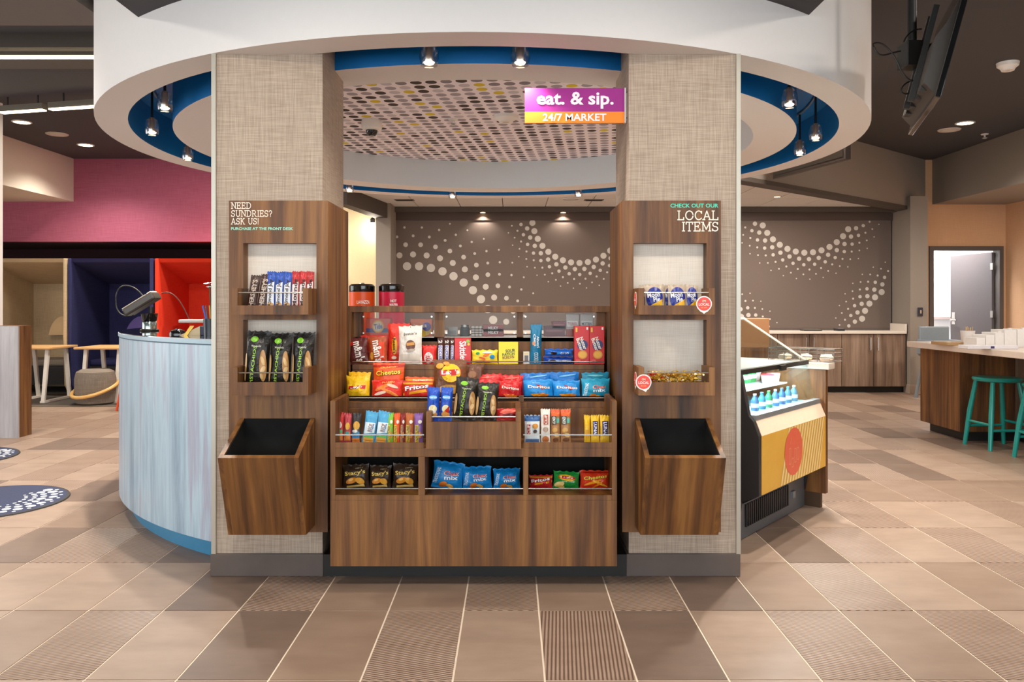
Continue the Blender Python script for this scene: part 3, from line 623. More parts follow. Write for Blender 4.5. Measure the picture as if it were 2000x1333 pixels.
# ---------------------------------------------------------------- packaged snacks
def subdiv(poly, n=2):
    tris = [(poly[0], poly[i], poly[i+1]) for i in range(1, len(poly)-1)]
    for _ in range(n):
        out = []
        for a, b, c in tris:
            m = lambda p, q: ((p[0]+q[0])/2, (p[1]+q[1])/2)
            ab, bc, ca = m(a, b), m(b, c), m(c, a); out += [(a, ab, ca), (ab, b, bc), (ca, bc, c), (ab, bc, ca)]
        tris = out
    return tris
def foil(c): return pm(c, .36, var=.14, bump=.6, scale=38)
def ink(c): return pm(c, .35, var=.04)
class Surf:
    """front surface of a sealed pouch or carton, used for its mesh and for what is printed on it"""
    def __init__(s, w, h, t, kind, seed=0, seal=.07):
        s.w, s.h, s.t, s.kind, s.seal = w, h, t, kind, seal; r = random.Random(seed); s.ph = [r.uniform(0, 6.28) for _ in range(6)]
    def depth(s, x, z):
        if s.kind == 'box': return s.t/2
        u, v = max(-1, min(1, 2*x/s.w)), max(0, min(1, z/s.h))
        if v < s.seal or v > 1-s.seal: return .0012+.0012*math.sin(u*9+s.ph[0])
        q = (v-s.seal)/(1-2*s.seal); b = (max(0, math.sin(PI*q)))**.45*(max(0, 1-abs(u)**2.6))**.62
        wr = .08*math.sin(7*u+5*q+s.ph[1])+.07*math.sin(11*u-6*q+s.ph[2])+.08*math.sin(9*q+s.ph[3]+2*u)
        return .0012+s.t/2*b*(1+wr)
    def xs(s, x, z):       # side outline pinches a little at the belly and flares at the seals
        if s.kind == 'box': return x
        v = max(0, min(1, z/s.h)); return x*(1-.07*math.sin(PI*v)**.6)
def prod(name, label, cat, px0, px1, pytop, d, zb, base, art=(), t=.05, kind='bag', lean=0.0, roll=0.0, rz=0.0, seal=.07, seed=0, sealcol=None, group='snacks on the display'):
    w = (px1-px0)*d/F; h = (Z(pytop, d)-zb)
    h = max(h, .02)
    o = thing(name, label, cat, (X((px0+px1)/2, d), d, zb), group=group)
    o.rotation_euler = (-lean, roll, rz)
    S = Surf(w, h, t, kind, seed or hash_(label), seal); mb = MB(); nu, nv = 12, 14
    if kind == 'box':
        MB().box(-w/2, w/2, -t/2, t/2, 0, h).build('carton', ink(base), o, local=True, bev=.0012)
    else:
        for sgn in (-1, 1):
            vs = [(S.xs(-w/2+w*i/nu, h*j/nv), sgn*S.depth(-w/2+w*i/nu, h*j/nv), h*j/nv+(.003*math.sin(i*2.1+S.ph[4])+.03*h*(i/nu-.5)*math.sin(S.ph[5]) if j >= nv-1 else 0)) for j in range(nv+1) for i in range(nu+1)]
            q = [(j*(nu+1)+i, j*(nu+1)+i+1, (j+1)*(nu+1)+i+1, (j+1)*(nu+1)+i) for j in range(nv) for i in range(nu)]
            mb.add(vs, q if sgn < 0 else [f[::-1] for f in q])
        mb.smooth = True
        ob = mb.build('pouch', foil(base), o, local=True)
    if art:
        pr_ = MB(); lay = 0
        for g in art:
            lay += 1; off = .0012+.0009*lay; col = ink(g[-1])
            P = lambda x, z: (S.xs(x, z), -S.depth(x, z)-off, z)
            if g[0] == 'e':
                _, cx, cy, rx, ry, rot = g[:6]; c_, s_ = math.cos(rot), math.sin(rot); ring = []
                for fr in (1, .66, .33):
                    ring.append([(cx*w+fr*(rx*w*math.cos(a)*c_-ry*h*math.sin(a)*s_), cy*h+fr*(rx*w*math.cos(a)*s_+ry*h*math.sin(a)*c_)) for a in [2*PI*k/20 for k in range(20)]])
                vs = [P(*p) for rg in ring for p in rg]+[P(cx*w, cy*h)]
                fs = [(a*20+k, a*20+(k+1) % 20, (a+1)*20+(k+1) % 20, (a+1)*20+k) for a in (0, 1) for k in range(20)]+[(40+k, 40+(k+1) % 20, 60) for k in range(20)]
                pr_.add(vs, fs, col)
            elif g[0] == 'r':
                _, x0, y0, x1, y1 = g[:5]; n = 8
                vs = [P((x0+(x1-x0)*i/n)*w, (y0+(y1-y0)*j/n)*h) for j in range(n+1) for i in range(n+1)]
                pr_.add(vs, [(j*(n+1)+i, j*(n+1)+i+1, (j+1)*(n+1)+i+1, (j+1)*(n+1)+i) for j in range(n) for i in range(n)], col)
            elif g[0] == 'p':
                for tri in subdiv([(a*w, b*h) for a, b in g[1]]): pr_.add([P(*p) for p in tri], [(0, 1, 2)], col)
            elif g[0] == 't':
                _, s_, cx, cy, wf, hf, rot, bold = g[:8]; vs, fs, tw, th = text_geo(s_, bold)
                kx = wf*(w if rot % 180 == 0 or abs(rot) < 45 else h)/tw; ky = hf*(h if abs(rot) < 45 else w)/th
                c_, sn = math.cos(math.radians(rot)), math.sin(math.radians(rot))
                pr_.add([P(cx*w+a*kx*c_-b*ky*sn, cy*h+a*kx*sn+b*ky*c_) for a, b in vs], fs, col)
        pr_.build('printed_design', None, o, local=True)
    return o
def hash_(s): return sum((i+1)*ord(c) for i, c in enumerate(s)) % 9973
CHIP, BAR = 'chip bag', 'snack bar'
def lays(c2='f6c217'): return [('e', .0, .52, .40, .20, .12, 'f8c81e'), ('p', [(-.38, .43), (.36, .47), (.38, .61), (-.36, .57)], 'c8161d'), ('t', "Lay's", .0, .52, .58, .13, 4, .03, 'ffffff')]
def doritos(tri='f39a1d'): return [('p', [(-.1, .78), (.32, .60), (.12, .48)], 'b3161a'), ('t', 'Doritos', .02, .63, .78, .14, -4, .04, 'fff6e6'), ('p', [(-.3, .30), (.22, .32), (-.05, .05)], tri), ('p', [(-.02, .28), (.36, .26), (.2, .06)], 'e07d12')]
def chex(): return [('t', 'TRADITIONAL', -.36, .48, .62, .13, 78, .02, 'dff1fa'), ('t', 'Chex', .12, .60, .50, .17, 4, .05, 'f5f2ea'), ('t', 'Chex', .12, .605, .46, .15, 4, .02, 'd8402a'), ('t', 'mix', .12, .44, .46, .15, 4, .05, 'f7f7f7'), ('e', -.12, .16, .14, .12, .3, 'd9782a'), ('e', .1, .12, .12, .08, -.3, 'e8b25c')]
def cheetos(): return [('r', -.5, .86, .5, .93, 'b5200f'), ('t', 'Cheetos', .02, .64, .8, .2, 6, .06, '3a2c18'), ('t', 'Cheetos', .0, .65, .8, .19, 6, .03, 'f6d23c'), ('e', -.1, .36, .3, .08, .3, 'f39a1c'), ('e', .15, .3, .28, .07, -.4, 'f7b733'), ('e', .05, .2, .25, .06, .6, 'ef8a1a')]
def fritos(): return [('p', [(-.5, .24), (.5, .46), (.5, .62), (-.5, .36)], 'f2a51e'), ('r', -.5, .82, .5, .92, 'f0a02a'), ('t', 'Fritos', -.02, .66, .82, .24, 8, .07, '3a1512'), ('t', 'Fritos', -.03, .67, .82, .23, 8, .03, 'ffffff')]
def pist(): return [('e', -.12, .86, .16, .05, 0, '7fc42c'), ('t', 'PISTACHIOS', -.1, .42, .66, .13, 86, .01, 'a7d84a'), ('e', .32, .42, .14, .27, .05, 'b98a55'), ('e', .31, .5, .07, .08, .4, 'd8b47c'), ('e', .33, .35, .08, .07, -.4, 'e0c08c'), ('e', .3, .24, .06, .05, .2, 'c9a267'), ('e', -.42, .38, .06, .24, 0, 'c29a63'), ('t', 'Wonderful', .0, .745, .42, .035, 0, .01, 'cfcfc4')]
def stacys(): return [('t', "Stacy's", .0, .66, .80, .22, 6, .02, 'f0c95a'), ('t', 'SIMPLY', .16, .86, .3, .035, 4, .01, 'c9b48a'), ('e', -.12, .36, .24, .12, .3, 'd98a2c'), ('e', .2, .34, .18, .13, -.5, 'e6a43c'), ('e', -.14, .4, .1, .05, .3, 'f0c068'), ('p', [(-.34, .04), (.36, .08), (.34, .2), (-.32, .14)], 'efc873')]
# row A: bottom cubbies
A, ZA = 3.63, .4043
for n, (a, b, tp, ro) in enumerate(((669, 722, 908, -.03), (721, 764, 910, .02), (766, 816, 907, .02))):
    prod('pita_chip_bag', ['brown pita chip bag with yellow script, nearest the sundries column in the bottom cubby', 'brown pita chip bag with yellow script, middle of three in the bottom cubby', 'brown pita chip bag with yellow script, against the cubby divider'][n], CHIP, a, b, tp, A, ZA, '3b2a1d', stacys(), .055, roll=ro, lean=.08, group='bags in the bottom cubbies')
for n, (a, b, tp, ro) in enumerate(((841, 903, 903, -.12), (903, 962, 912, .05), (963, 1017, 916, .02))):
    prod('snack_mix_bag', ['blue snack mix bag tilted sideways in the middle bottom cubby', 'blue snack mix bag in the centre of the middle bottom cubby', 'blue snack mix bag upright beside the divider of the middle bottom cubby'][n], CHIP, a, b, tp, A, ZA, '1283c8', chex(), .06, roll=-ro, lean=.1, group='bags in the bottom cubbies')
prod('corn_chip_bag', 'red and yellow corn chip bag in the bottom cubby', CHIP, 1033, 1080, 929, A, ZA, 'c7252a', fritos(), .06, lean=.12, group='bags in the bottom cubbies')
prod('potato_chip_bag', 'green potato chip bag in the bottom cubby', CHIP, 1079, 1131, 922, A, ZA, '1f8f3a', [('e', 0, .66, .34, .17, -.1, 'f5b81e'), ('p', [(-.34, .62), (.32, .58), (.34, .72), (-.32, .77)], 'c8161d'), ('t', "Lay's", .0, .68, .5, .12, -4, .03, 'ffffff'), ('t', 'SOUR CREAM', .06, .45, .5, .05, 0, .01, 'f2f2e6'), ('e', -.28, .25, .2, .17, .3, 'f0d488'), ('e', -.22, .12, .17, .1, -.2, 'e6bf63')], .06, lean=.12, roll=.06, group='bags in the bottom cubbies')
prod('cheese_puff_bag', 'red cheese puff bag at the end of the bottom cubby', CHIP, 1132, 1192, 920, A, ZA, 'd9381b', cheetos(), .06, lean=.12, group='bags in the bottom cubbies')
# row B: bars in the side bins
B_, ZB = 3.60, .6114
def bar(label, a, b, tp, d, zb, base, art, t=.022, lean=.12, roll=0, name='snack_bar', group='bars in the side bins', seal=.1): return prod(name, label, BAR, a, b, tp, d, zb, base, art, t, lean=lean, roll=roll, seal=seal, group=group)
bar('red and green wrapped bar at the column end of the bar bin', 658, 671, 806, B_, ZB, 'c93434', [('r', -.4, .12, .4, .34, 'e58a2a'), ('r', -.4, .34, .4, .45, '4aa56a'), ('e', 0, .6, .3, .1, 0, 'f0e4d8')])
bar('red and orange wrapped bar, second in the bar bin', 671, 686, 808, B_, ZB, 'b8404a', [('r', -.4, .1, .4, .4, 'e2852c'), ('e', .05, .58, .3, .12, 0, 'e9b83c'), ('e', 0, .36, .3, .05, 0, '3f9fa0')])
bar('black and yellow wrapped bar in the bar bin', 686, 705, 808, B_, ZB, '2f2b2c', [('e', .05, .6, .35, .14, 0, 'd9a03a'), ('r', -.4, .2, .4, .4, '2a7fb0'), ('r', -.4, .05, .4, .2, 'd87a2a'), ('e', -.1, .42, .3, .05, 0, 'e9e4da')])
for n, (a, b) in enumerate(((706, 731), (731, 756))): bar(['light blue wrapped rice bar, nearer the dark bar', 'light blue wrapped rice bar, beside the green bar'][n], a, b, 804, B_, ZB, '4aa3cf', [('p', [(-.42, .3), (.42, .36), (.42, .66), (-.42, .66)], 'e9f1f5'), ('t', 'RICE', .02, .5, .24, .28, 80, .03, '8a5a48'), ('t', 'Krispies', .24, .5, .26, .2, 80, .02, '2a62a8'), ('r', -.4, .06, .4, .22, 'e8a23a'), ('r', -.4, .2, .4, .27, '5cb85a')], roll=.12)
for n, (a, b, base, c2, lab) in enumerate(((756, 768, '7fbf3a', 'e8d23c', 'lime green wrapped granola bar'), (768, 781, 'ef5a20', 'e9c93a', 'bright orange wrapped granola bar'), (781, 791, '8a2c2c', 'd9a878', 'maroon wrapped granola bar'), (791, 808, 'b8602a', 'e0c04a', 'rust orange wrapped granola bar'), (808, 826, '8a5fa8', 'e0c848', 'purple wrapped granola bar'))):
    bar(lab+' in the bar bin', a, b, 808, B_, ZB, base, [('r', -.38, .06, .05, .62, c2), ('t', 'NATURE', -.16, .34, .5, .3, 90, .01, '5a3a1c'), ('e', .2, .72, .22, .06, 0, 'f3ece2'), ('e', .22, .3, .2, .1, 0, 'd98a3c')])
bar('wide white and blue wrapped energy bar next to the centre tray', 1024, 1055, 812, B_, ZB, 'e6eef0', [('r', -.5, .8, .5, .99, '2a5f9c'), ('r', -.36, .34, -.12, .68, 'b52a2a'), ('t', 'CLIF', -.24, .51, .3, .2, 90, .03, 'f3e8dc'), ('e', .2, .62, .2, .09, 0, 'd9963c'), ('e', .2, .44, .14, .06, .3, '4a3a34'), ('r', -.45, .06, .45, .18, '5a7fb8')])
bar('tall white wrapped energy bar standing beside the orange ones', 1056, 1075, 800, B_, ZB, 'efe6da', [('r', -.2, .56, .28, .84, 'b8402a'), ('t', 'CLIF', .04, .7, .26, .3, 90, .03, 'f7ecde'), ('e', 0, .42, .3, .07, 0, 'b89a86'), ('e', 0, .14, .36, .09, 0, 'c8743a')])
for n, (a, b) in enumerate(((1076, 1094), (1095, 1115))): bar(['orange-topped nut bar beside the tall white bar', 'orange-topped nut bar at the gap in the bin'][n], a, b, 800, B_, ZB, 'b07a48', [('r', -.5, .8, .5, .99, 'e8602a'), ('r', -.45, .56, .1, .8, '3c3a34'), ('t', 'KIND', -.18, .68, .2, .32, 90, .02, 'f0ece0'), ('r', .1, .6, .45, .74, '5fae9a'), ('e', -.1, .4, .3, .07, .3, 'd8a24a'), ('e', .12, .26, .3, .06, -.3, 'e6c078'), ('e', 0, .12, .34, .06, 0, '7a4a28')])
for n, (a, b) in enumerate(((1141, 1153), (1154, 1171), (1172, 1192))): bar(['narrow yellow wrapped bar seen on edge', 'yellow wrapped bar with navy name band, middle of three', 'yellow wrapped bar with navy name band at the end of the bin'][n], a, b, 812, B_, ZB, 'eab91c', ([('r', -.3, .3, .3, .8, '241f5e'), ('t', 'LUNA', .0, .55, .42, .36, -90, .02, 'f4f0ff')] if n else [('r', -.3, .2, .3, .5, 'd99a18')]))
# centre tray
CT_, ZC_ = 3.47, .7345
for n, (a, b, ro) in enumerate(((833, 858, .02), (858, 882, .05))): prod('peanut_bag', ['blue peanut bag at the outer end of the centre tray', 'blue peanut bag with red corner beside the black nut bags'][n], 'nut bag', a, b, 757, CT_, ZC_, '1d4fb8', [('e', 0, .7, .34, .06, 0, '5fb0e8'), ('t', 'PLANTERS', 0, .7, .6, .05, 0, .02, 'ffffff'), ('e', 0, .36, .34, .12, 0, 'e9dfae'), ('e', 0, .2, .36, .1, 0, 'd99a4a')]+([('p', [(-.1, .3), (.3, .46), (.3, .24)], 'c5281e')] if n else [('e', .05, .28, .2, .06, 0, 'f3efe0')]), .045, lean=.1, roll=ro, group='bags in the centre tray')
for n, (a, b, tp, ro) in enumerate(((882, 928, 738, .1), (925, 970, 748, .08))): prod('pistachio_bag', ['black pistachio bag with green oval in the centre tray', 'black pistachio bag leaning beside the red packets in the centre tray'][n], 'nut bag', a, b, tp, CT_, ZC_, '221c17', pist(), .06, lean=.14, roll=ro, group='bags in the centre tray')
prod('jerky_packet', 'red packet lying low in the centre tray corner', 'snack packet', 968, 1016, 797, CT_+.02, ZC_, 'c9252a', [('e', 0, .6, .36, .2, .1, 'e86a5a'), ('e', .05, .3, .3, .1, 0, '6a1518')], .05, lean=.5, group='bags in the centre tray')
# row C: chips on the middle shelf
K, ZK = 3.865, .7785
prod('potato_chip_bag', 'yellow potato chip bag standing behind its twin', CHIP, 679, 723, 727, K+.05, ZK, 'f0b71a', [], .05, lean=.2, group='chips on the middle shelf')
prod('potato_chip_bag', 'yellow potato chip bag with red logo band at the front of the chip shelf', CHIP, 675, 722, 735, K, ZK, 'f3bf1c', lays(), .055, lean=.15, group='chips on the middle shelf')
prod('cheese_puff_bag', 'tall orange cheese puff bag behind the red ones on the chip shelf', CHIP, 727, 790, 709, K+.055, ZK, 'e8551c', [('r', -.5, .88, .5, .95, 'b5200f'), ('t', 'CRUNCHY', .0, .87, .5, .05, 3, .01, 'f3d06a'), ('t', 'Cheetos', .02, .72, .8, .14, 5, .06, '3a2c18'), ('t', 'Cheetos', .0, .725, .8, .135, 5, .03, 'f6d23c')], .05, lean=.12, group='chips on the middle shelf')
prod('cheese_puff_bag', 'red cheese puff bag lying low before the tall orange one', CHIP, 724, 786, 742, K-.01, ZK, 'd4261c', [('e', -.1, .62, .3, .1, .4, 'ef7a2a'), ('e', .2, .66, .2, .08, -.3, 'f2b8a0'), ('e', .1, .36, .34, .08, -.4, 'f08a3a'), ('e', -.2, .3, .2, .07, .2, 'f6d8c0'), ('t', 'FLAMIN', .05, .85, .4, .08, 3, .01, 'f3d06a')], .05, lean=.3, group='chips on the middle shelf')
prod('corn_chip_bag', 'red corn chip bag standing behind its twin on the chip shelf', CHIP, 790, 852, 737, K+.045, ZK, 'd8521e', [('r', -.5, .8, .5, .9, 'f0a02a'), ('t', 'Fritos', 0, .85, .5, .09, 3, .02, 'fff0d0')], .05, lean=.14, group='chips on the middle shelf')
prod('corn_chip_bag', 'red and yellow corn chip bag in front on the chip shelf', CHIP, 786, 846, 745, K-.008, ZK, 'cf2a20', fritos(), .05, lean=.16, group='chips on the middle shelf')
prod('potato_chip_bag', 'brown barbecue chip bag with round yellow logo above the centre tray', CHIP, 845, 912, 703, K+.03, ZK, '7a4a2c', [('e', .04, .66, .3, .23, 0, 'f8c81e'), ('p', [(-.3, .59), (.36, .61), (.36, .76), (-.3, .73)], 'c8161d'), ('t', "Lay's", .03, .67, .56, .14, 3, .03, 'ffffff'), ('e', -.3, .84, .12, .07, .2, 'e8a83c'), ('e', -.1, .9, .1, .05, -.2, 'd99030'), ('e', 0, .25, .34, .12, 0, 'd6a048')], .055, lean=.1, group='chips on the middle shelf')
prod('potato_chip_bag', 'plain brown chip bag half hidden beside the round yellow logo', CHIP, 900, 945, 712, K+.07, ZK, '6a3f28', [('e', 0, .7, .2, .1, 0, '9a6a48')], .045, lean=.1, group='chips on the middle shelf')
for n, (a, b, tp, dd) in enumerate(((930, 980, 731, .06), (925, 974, 742, 0), (975, 1024, 733, .055), (972, 1018, 745, -.01))):
    prod('tortilla_chip_bag', ['red tortilla chip bag at the back beside the brown bag', 'red tortilla chip bag partly hidden by the black nut bags', 'red tortilla chip bag at the back near the blue bags', 'red tortilla chip bag in front, next to the blue bags'][n], CHIP, a, b, tp, K+dd, ZK, 'd21e22', doritos('f0641e') if n in (1, 3) else [('e', 0, .86, .3, .03, .1, 'f06a5a')], .05, lean=.16, roll=.05*(n % 2), group='chips on the middle shelf')
for n, (a, b, tp, dd) in enumerate(((1018, 1078, 729, .06), (1023, 1082, 742, 0), (1075, 1134, 727, .06), (1080, 1135, 744, 0))):
    prod('tortilla_chip_bag', ['blue tortilla chip bag at the back beside the red bags', 'blue tortilla chip bag in front beside the red bags', 'blue tortilla chip bag at the back beside the teal snack mix', 'blue tortilla chip bag in front beside the teal snack mix'][n], CHIP, a, b, tp, K+dd, ZK, '1273c4' if n % 2 == 0 else '1d8fdc', doritos() if n % 2 else [('e', .1, .86, .3, .03, .1, '7cc4f0')], .055, lean=.16, roll=-.04, group='chips on the middle shelf')
prod('snack_mix_bag', 'teal snack mix bag at the back of the chip shelf end', CHIP, 1136, 1190, 728, K+.06, ZK, '1a86a8', [('e', 0, .88, .3, .04, 0, '6cc4d4')], .05, lean=.14, group='chips on the middle shelf')
prod('snack_mix_bag', 'teal snack mix bag in front at the chip shelf end', CHIP, 1135, 1192, 740, K, ZK, '1f9cc0', chex(), .055, lean=.16, group='chips on the middle shelf')
# row D: candy
D_, ZDq = 4.045, .9415
prod('chocolate_candy_bag', 'red candy bag peeking out behind the brown candy bags', 'candy bag', 704, 762, 655, D_+.045, ZDq, 'c8281c', [('e', .1, .85, .3, .06, .3, 'f07a3a')], .03, lean=.05, group='candy on the upper shelf')
prod('chocolate_candy_bag', 'brown candy bag with large white letters turned sideways', 'candy bag', 683, 721, 660, D_-.01, ZDq, '5a1f1c', [('t', "m&m's", .05, .48, .78, .5, -82, .05, 'f3ece2'), ('e', -.34, .78, .12, .08, 0, 'c8281c')], .035, lean=.12, roll=-.08, group='candy on the upper shelf')
prod('chocolate_candy_bag', 'orange-brown candy bag with white letters turned sideways', 'candy bag', 720, 757, 658, D_-.01, ZDq, 'a8481e', [('r', .1, .1, .4, .8, 'd8401c'), ('t', "m&m's", .05, .48, .78, .5, -82, .05, 'f3ece2'), ('e', -.3, .3, .1, .14, 0, 'e8a03a')], .035, lean=.12, roll=-.05, group='candy on the upper shelf')
prod('peanut_butter_cup_bag', 'tall bright red candy pouch with yellow sideways name', 'candy bag', 757, 800, 632, D_+.03, ZDq, 'e0301c', [('e', -.18, .44, .13, .22, 0, 'f0b41c'), ('t', "Reese's", -.18, .44, .38, .16, -88, .03, '5a2814'), ('e', -.2, .14, .12, .04, 0, 'f3d8c0')], .035, lean=.06, group='candy on the upper shelf')
prod('peanut_butter_cup_pouch', 'white chocolate cup pouch with black script', 'candy bag', 778, 825, 637, D_-.025, ZDq, 'e8e0d4', [('t', "Justin's", .0, .79, .58, .09, 4, .01, '3a2c26'), ('e', .02, .49, .21, .14, .0, '6a3a1e'), ('p', [(-.17, .55), (.18, .58), (.2, .5), (-.14, .48)], 'd9963c'), ('e', .03, .36, .2, .04, .15, 'b8a698'), ('r', -.42, .02, .42, .26, 'd9cdbd'), ('e', 0, .97, .02, .012, 0, '4a443e')], .035, lean=.05, group='candy on the upper shelf')
prod('wafer_bar_bag', 'small red wafer pouch with sideways white logo', 'candy bag', 823, 853, 675, D_-.01, ZDq, 'd8241f', [('e', -.02, .32, .3, .3, 0, 'f2e8e0'), ('t', 'KitKat', -.02, .32, .5, .42, -88, .04, 'c8161d')], .03, lean=.1, group='candy on the upper shelf')
for n, (a, b) in enumerate(((854, 867), (867, 879), (879, 888))): bar(['dark brown bar with blue sideways letters, farthest from the red box', 'dark brown bar with blue sideways letters, middle of three', 'dark brown bar with blue letters touching the red box'][n], a, b, 660, D_, ZDq, '4a241a', [('r', -.36, .1, .3, .7, 'e9e4ee'), ('t', 'SNICKERS', -.03, .4, .58, .52, -86, .03, '2a3a9c'), ('t', '2', -.03, .84, .12, .6, -86, .03, 'f0ece4')], .02, .1, name='chocolate_bar', group='candy on the upper shelf')
prod('fruit_candy_box', 'red candy box with white sideways name on the upper shelf', 'candy box', 888, 920, 661, D_, ZDq, 'd61e20', [('t', 'Skittles', .02, .48, .8, .42, -88, .05, 'f8f0ee'), ('e', .32, .88, .12, .06, 0, '8bc43a'), ('e', .36, .76, .08, .05, 0, 'f0c02a')], .03, 'box', lean=.06, group='candy on the upper shelf')
prod('sour_candy_bag', 'low yellow sour candy bag with coloured shapes', 'candy bag', 921, 973, 684, D_-.005, ZDq, 'f2d327', [('e', -.28, .75, .08, .1, .3, '2f8f4a'), ('e', .05, .62, .14, .1, .3, 'ef6a1e'), ('e', .3, .5, .1, .16, 0, '2a8fcc'), ('e', .1, .82, .2, .06, 0, 'c9e4ee'), ('e', -.1, .4, .14, .07, -.3, 'ea5a2a'), ('r', -.36, .06, .2, .24, 'e88a6a')], .03, lean=.08, group='candy on the upper shelf')
prod('sour_candy_box', 'yellow sour candy box with dark lettering on the upper shelf', 'candy box', 974, 1012, 668, D_, ZDq, 'f1dc1e', [('t', 'SOUR', .1, .6, .5, .14, 6, .04, '3a4a20'), ('t', 'PATCH', .0, .44, .62, .13, 6, .04, '2c5a2c'), ('t', 'KIDS', .0, .3, .6, .12, 6, .04, '8a5a1c')], .04, 'box', lean=.03, group='candy on the upper shelf')
prod('gum_carton', 'small white carton beside the tall blue cookie sleeve', 'gum box', 1022, 1034, 687, D_, ZDq, 'd8d0c4', [('r', -.3, .2, .3, .7, '6a5f5c'), ('r', -.3, .8, .3, .9, 'e8c860')], .03, 'box', group='candy on the upper shelf')
prod('cookie_sleeve', 'tall blue cookie sleeve standing on end', 'cookie pack', 1034, 1057, 634, D_-.005, ZDq, '1a78a0', [('t', 'Chips', -.14, .6, .3, .26, -84, .04, 'f0f4f4'), ('t', 'Ahoy!', .16, .56, .3, .26, -84, .04, 'f0f4f4'), ('e', -.22, .52, .14, .05, 0, 'd98a5a'), ('t', 'COOKIES', .05, .16, .26, .4, -88, .03, 'cfe4ea')], .04, lean=.03, roll=.03, group='candy on the upper shelf')
for n in range(2): prod('cookie_packet', ['dark blue cookie packet lying at the bottom of its pair', 'light blue cookie packet lying on top of its pair'][n], 'cookie pack', 1060 if n == 0 else 1063, 1120, 697 - 15*n, D_-.005, ZDq+.039*n, ['143f9c', '1c63c4'][n], [('r', -.34, .3, .45, .6, '9cb4e4' if n == 0 else '2a86d8'), ('t', 'OREO', .2, .45, .3, .3, 0, .05, 'f3f5fa'), ('e', -.2, .45, .12, .2, 0, '2c1c18')], .06, lean=.0, seal=.1, group='candy on the upper shelf')
for n, (a, b) in enumerate(((1121, 1150), (1150.6, 1179.5))): prod('cookie_box', ['red cookie carton beside the blue cookie packets', 'red cookie carton at the end of the upper shelf'][n], 'cookie box', a, b, 637, D_, ZDq, 'd4161c', [('e', .05, .5, .36, .13, .5, '2a2a6a'), ('t', 'Nutter', .1, .55, .34, .24, -70, .06, 'fff6e8'), ('t', 'Butter', -.14, .52, .34, .24, -70, .06, 'fff6e8'), ('e', .05, .25, .32, .115, 0, 'e2941e'), ('e', .05, .25, .25, .085, 0, 'f0b23c'), ('r', -.42, .84, -.3, .96, 'f0c23c'), ('r', .3, .9, .42, .97, 'f6efe6'), ('r', -.4, .06, -.1, .12, 'e8604a')], .045, 'box', group='candy on the upper shelf')
# row E: sundries behind the acrylic windows
E_, ZE = 4.24, 1.0745
prod('detergent_box', 'orange detergent carton with round target logo behind the acrylic window', 'detergent box', 717, 764, 622, E_, ZE, 'e04a1c', [('r', -.5, .22, .5, .45, '4a3f7c'), ('e', 0, .55, .24, .36, 0, 'f0a01c'), ('e', 0, .55, .19, .28, 0, 'ead0a8'), ('t', 'Tide', 0, .55, .34, .3, 8, .03, '24389c')], .06, 'box', group='sundries behind the windows')
prod('dryer_sheet_box', 'orange and yellow carton behind the first acrylic window', 'carton', 803, 845, 623, E_, ZE, 'e46a1e', [('e', .12, .3, .36, .3, .2, 'f0c23c'), ('e', .25, .55, .2, .25, 0, '5a4a9c'), ('t', 'Bounce', -.05, .6, .6, .24, 6, .03, 'fff2dc')], .06, 'box', group='sundries behind the windows')
prod('medicine_packet', 'brown-red flat packet pair behind the middle window, lower one', 'packet', 944, 984, 642, E_, ZE, '8a2c22', [('t', 'MILKY', 0, .5, .5, .4, 0, .02, 'e8d8cc')], .05, 'box', group='sundries behind the windows')
prod('medicine_packet', 'brown-red flat packet lying on top of its twin behind the middle window', 'packet', 944, 983, 633.5, E_, ZE+.0238, '96352a', [('t', 'MILKY', 0, .5, .5, .4, 0, .02, 'e8d8cc')], .05, 'box', group='sundries behind the windows')
prod('tea_box', 'dark red flat carton behind the last window', 'carton', 1062, 1103, 636, E_, ZE, '6a2026', [('r', -.4, .4, .4, .6, '9a4a48')], .06, 'box', group='sundries behind the windows')
prod('tea_box', 'wine red carton lying on the dark red one behind the last window', 'carton', 1078, 1104, 628, E_, ZE+.0405, '8a2a34', [('r', -.4, .4, .4, .6, 'b05a58')], .06, 'box', group='sundries behind the windows')
for n, (a, b) in enumerate(((1105, 1130), (1132.5, 1158))): prod('pain_relief_box', ['white medicine carton with red name, nearer the wine red carton', 'white medicine carton with dark name at the window edge'][n], 'medicine box', a, b, 613, E_, ZE, 'c9b8ae', [('r', -.42, .42, .42, .68, 'efe6de'), ('t', ['TYLENOL', 'MOTRIN'][n], 0, .55, .74, .13, 0, .02, ['b8282a', '3a2c34'][n]), ('r', -.5, 0, .5, .32, 'a84a3a')], .04, 'box', group='sundries behind the windows')
o = thing('travel_jar', 'small dark glass jar behind the middle window', 'jar', (X(908, E_), E_, ZE)); MB().lathe([(0, 0), (.024, 0), (.027, .006), (.027, .04), (.02, .048)], 20).build('jar_body', pm('4c4a46', .15), o, local=True); MB().lathe([(0, .06), (.022, .06), (.022, .048), (.02, .046)], 20).build('lid', pm('8d8a84', .3, .6), o, local=True)
for n, px in enumerate((924, 931.5, 939)):
    o = thing('mint_roll', ['striped paper roll next to the dark jar', 'striped paper roll, middle of three behind the window', 'striped paper roll next to the brown-red packets'][n], 'candy roll', (X(px, E_), E_, ZE), group='rolls behind the middle window')
    MB().lathe([(0, 0), (.009, 0), (.010, .003), (.010, .05), (.008, .053), (0, .053)], 14).build('roll', pm('ded2c6', .5), o, local=True)
    for z in (.012, .024, .036): MB().lathe([(.0104, z), (.0104, z+.005)], 14).build('stripe', pm('6a4a3c', .5), o, local=True)
o = thing('clear_pouch', 'crumpled clear pouch beside the window post', 'pouch', (X(884, E_), E_, ZE)); S = Surf(.055, .05, .03, 'bag', 3); mb = MB(); mb.smooth = True
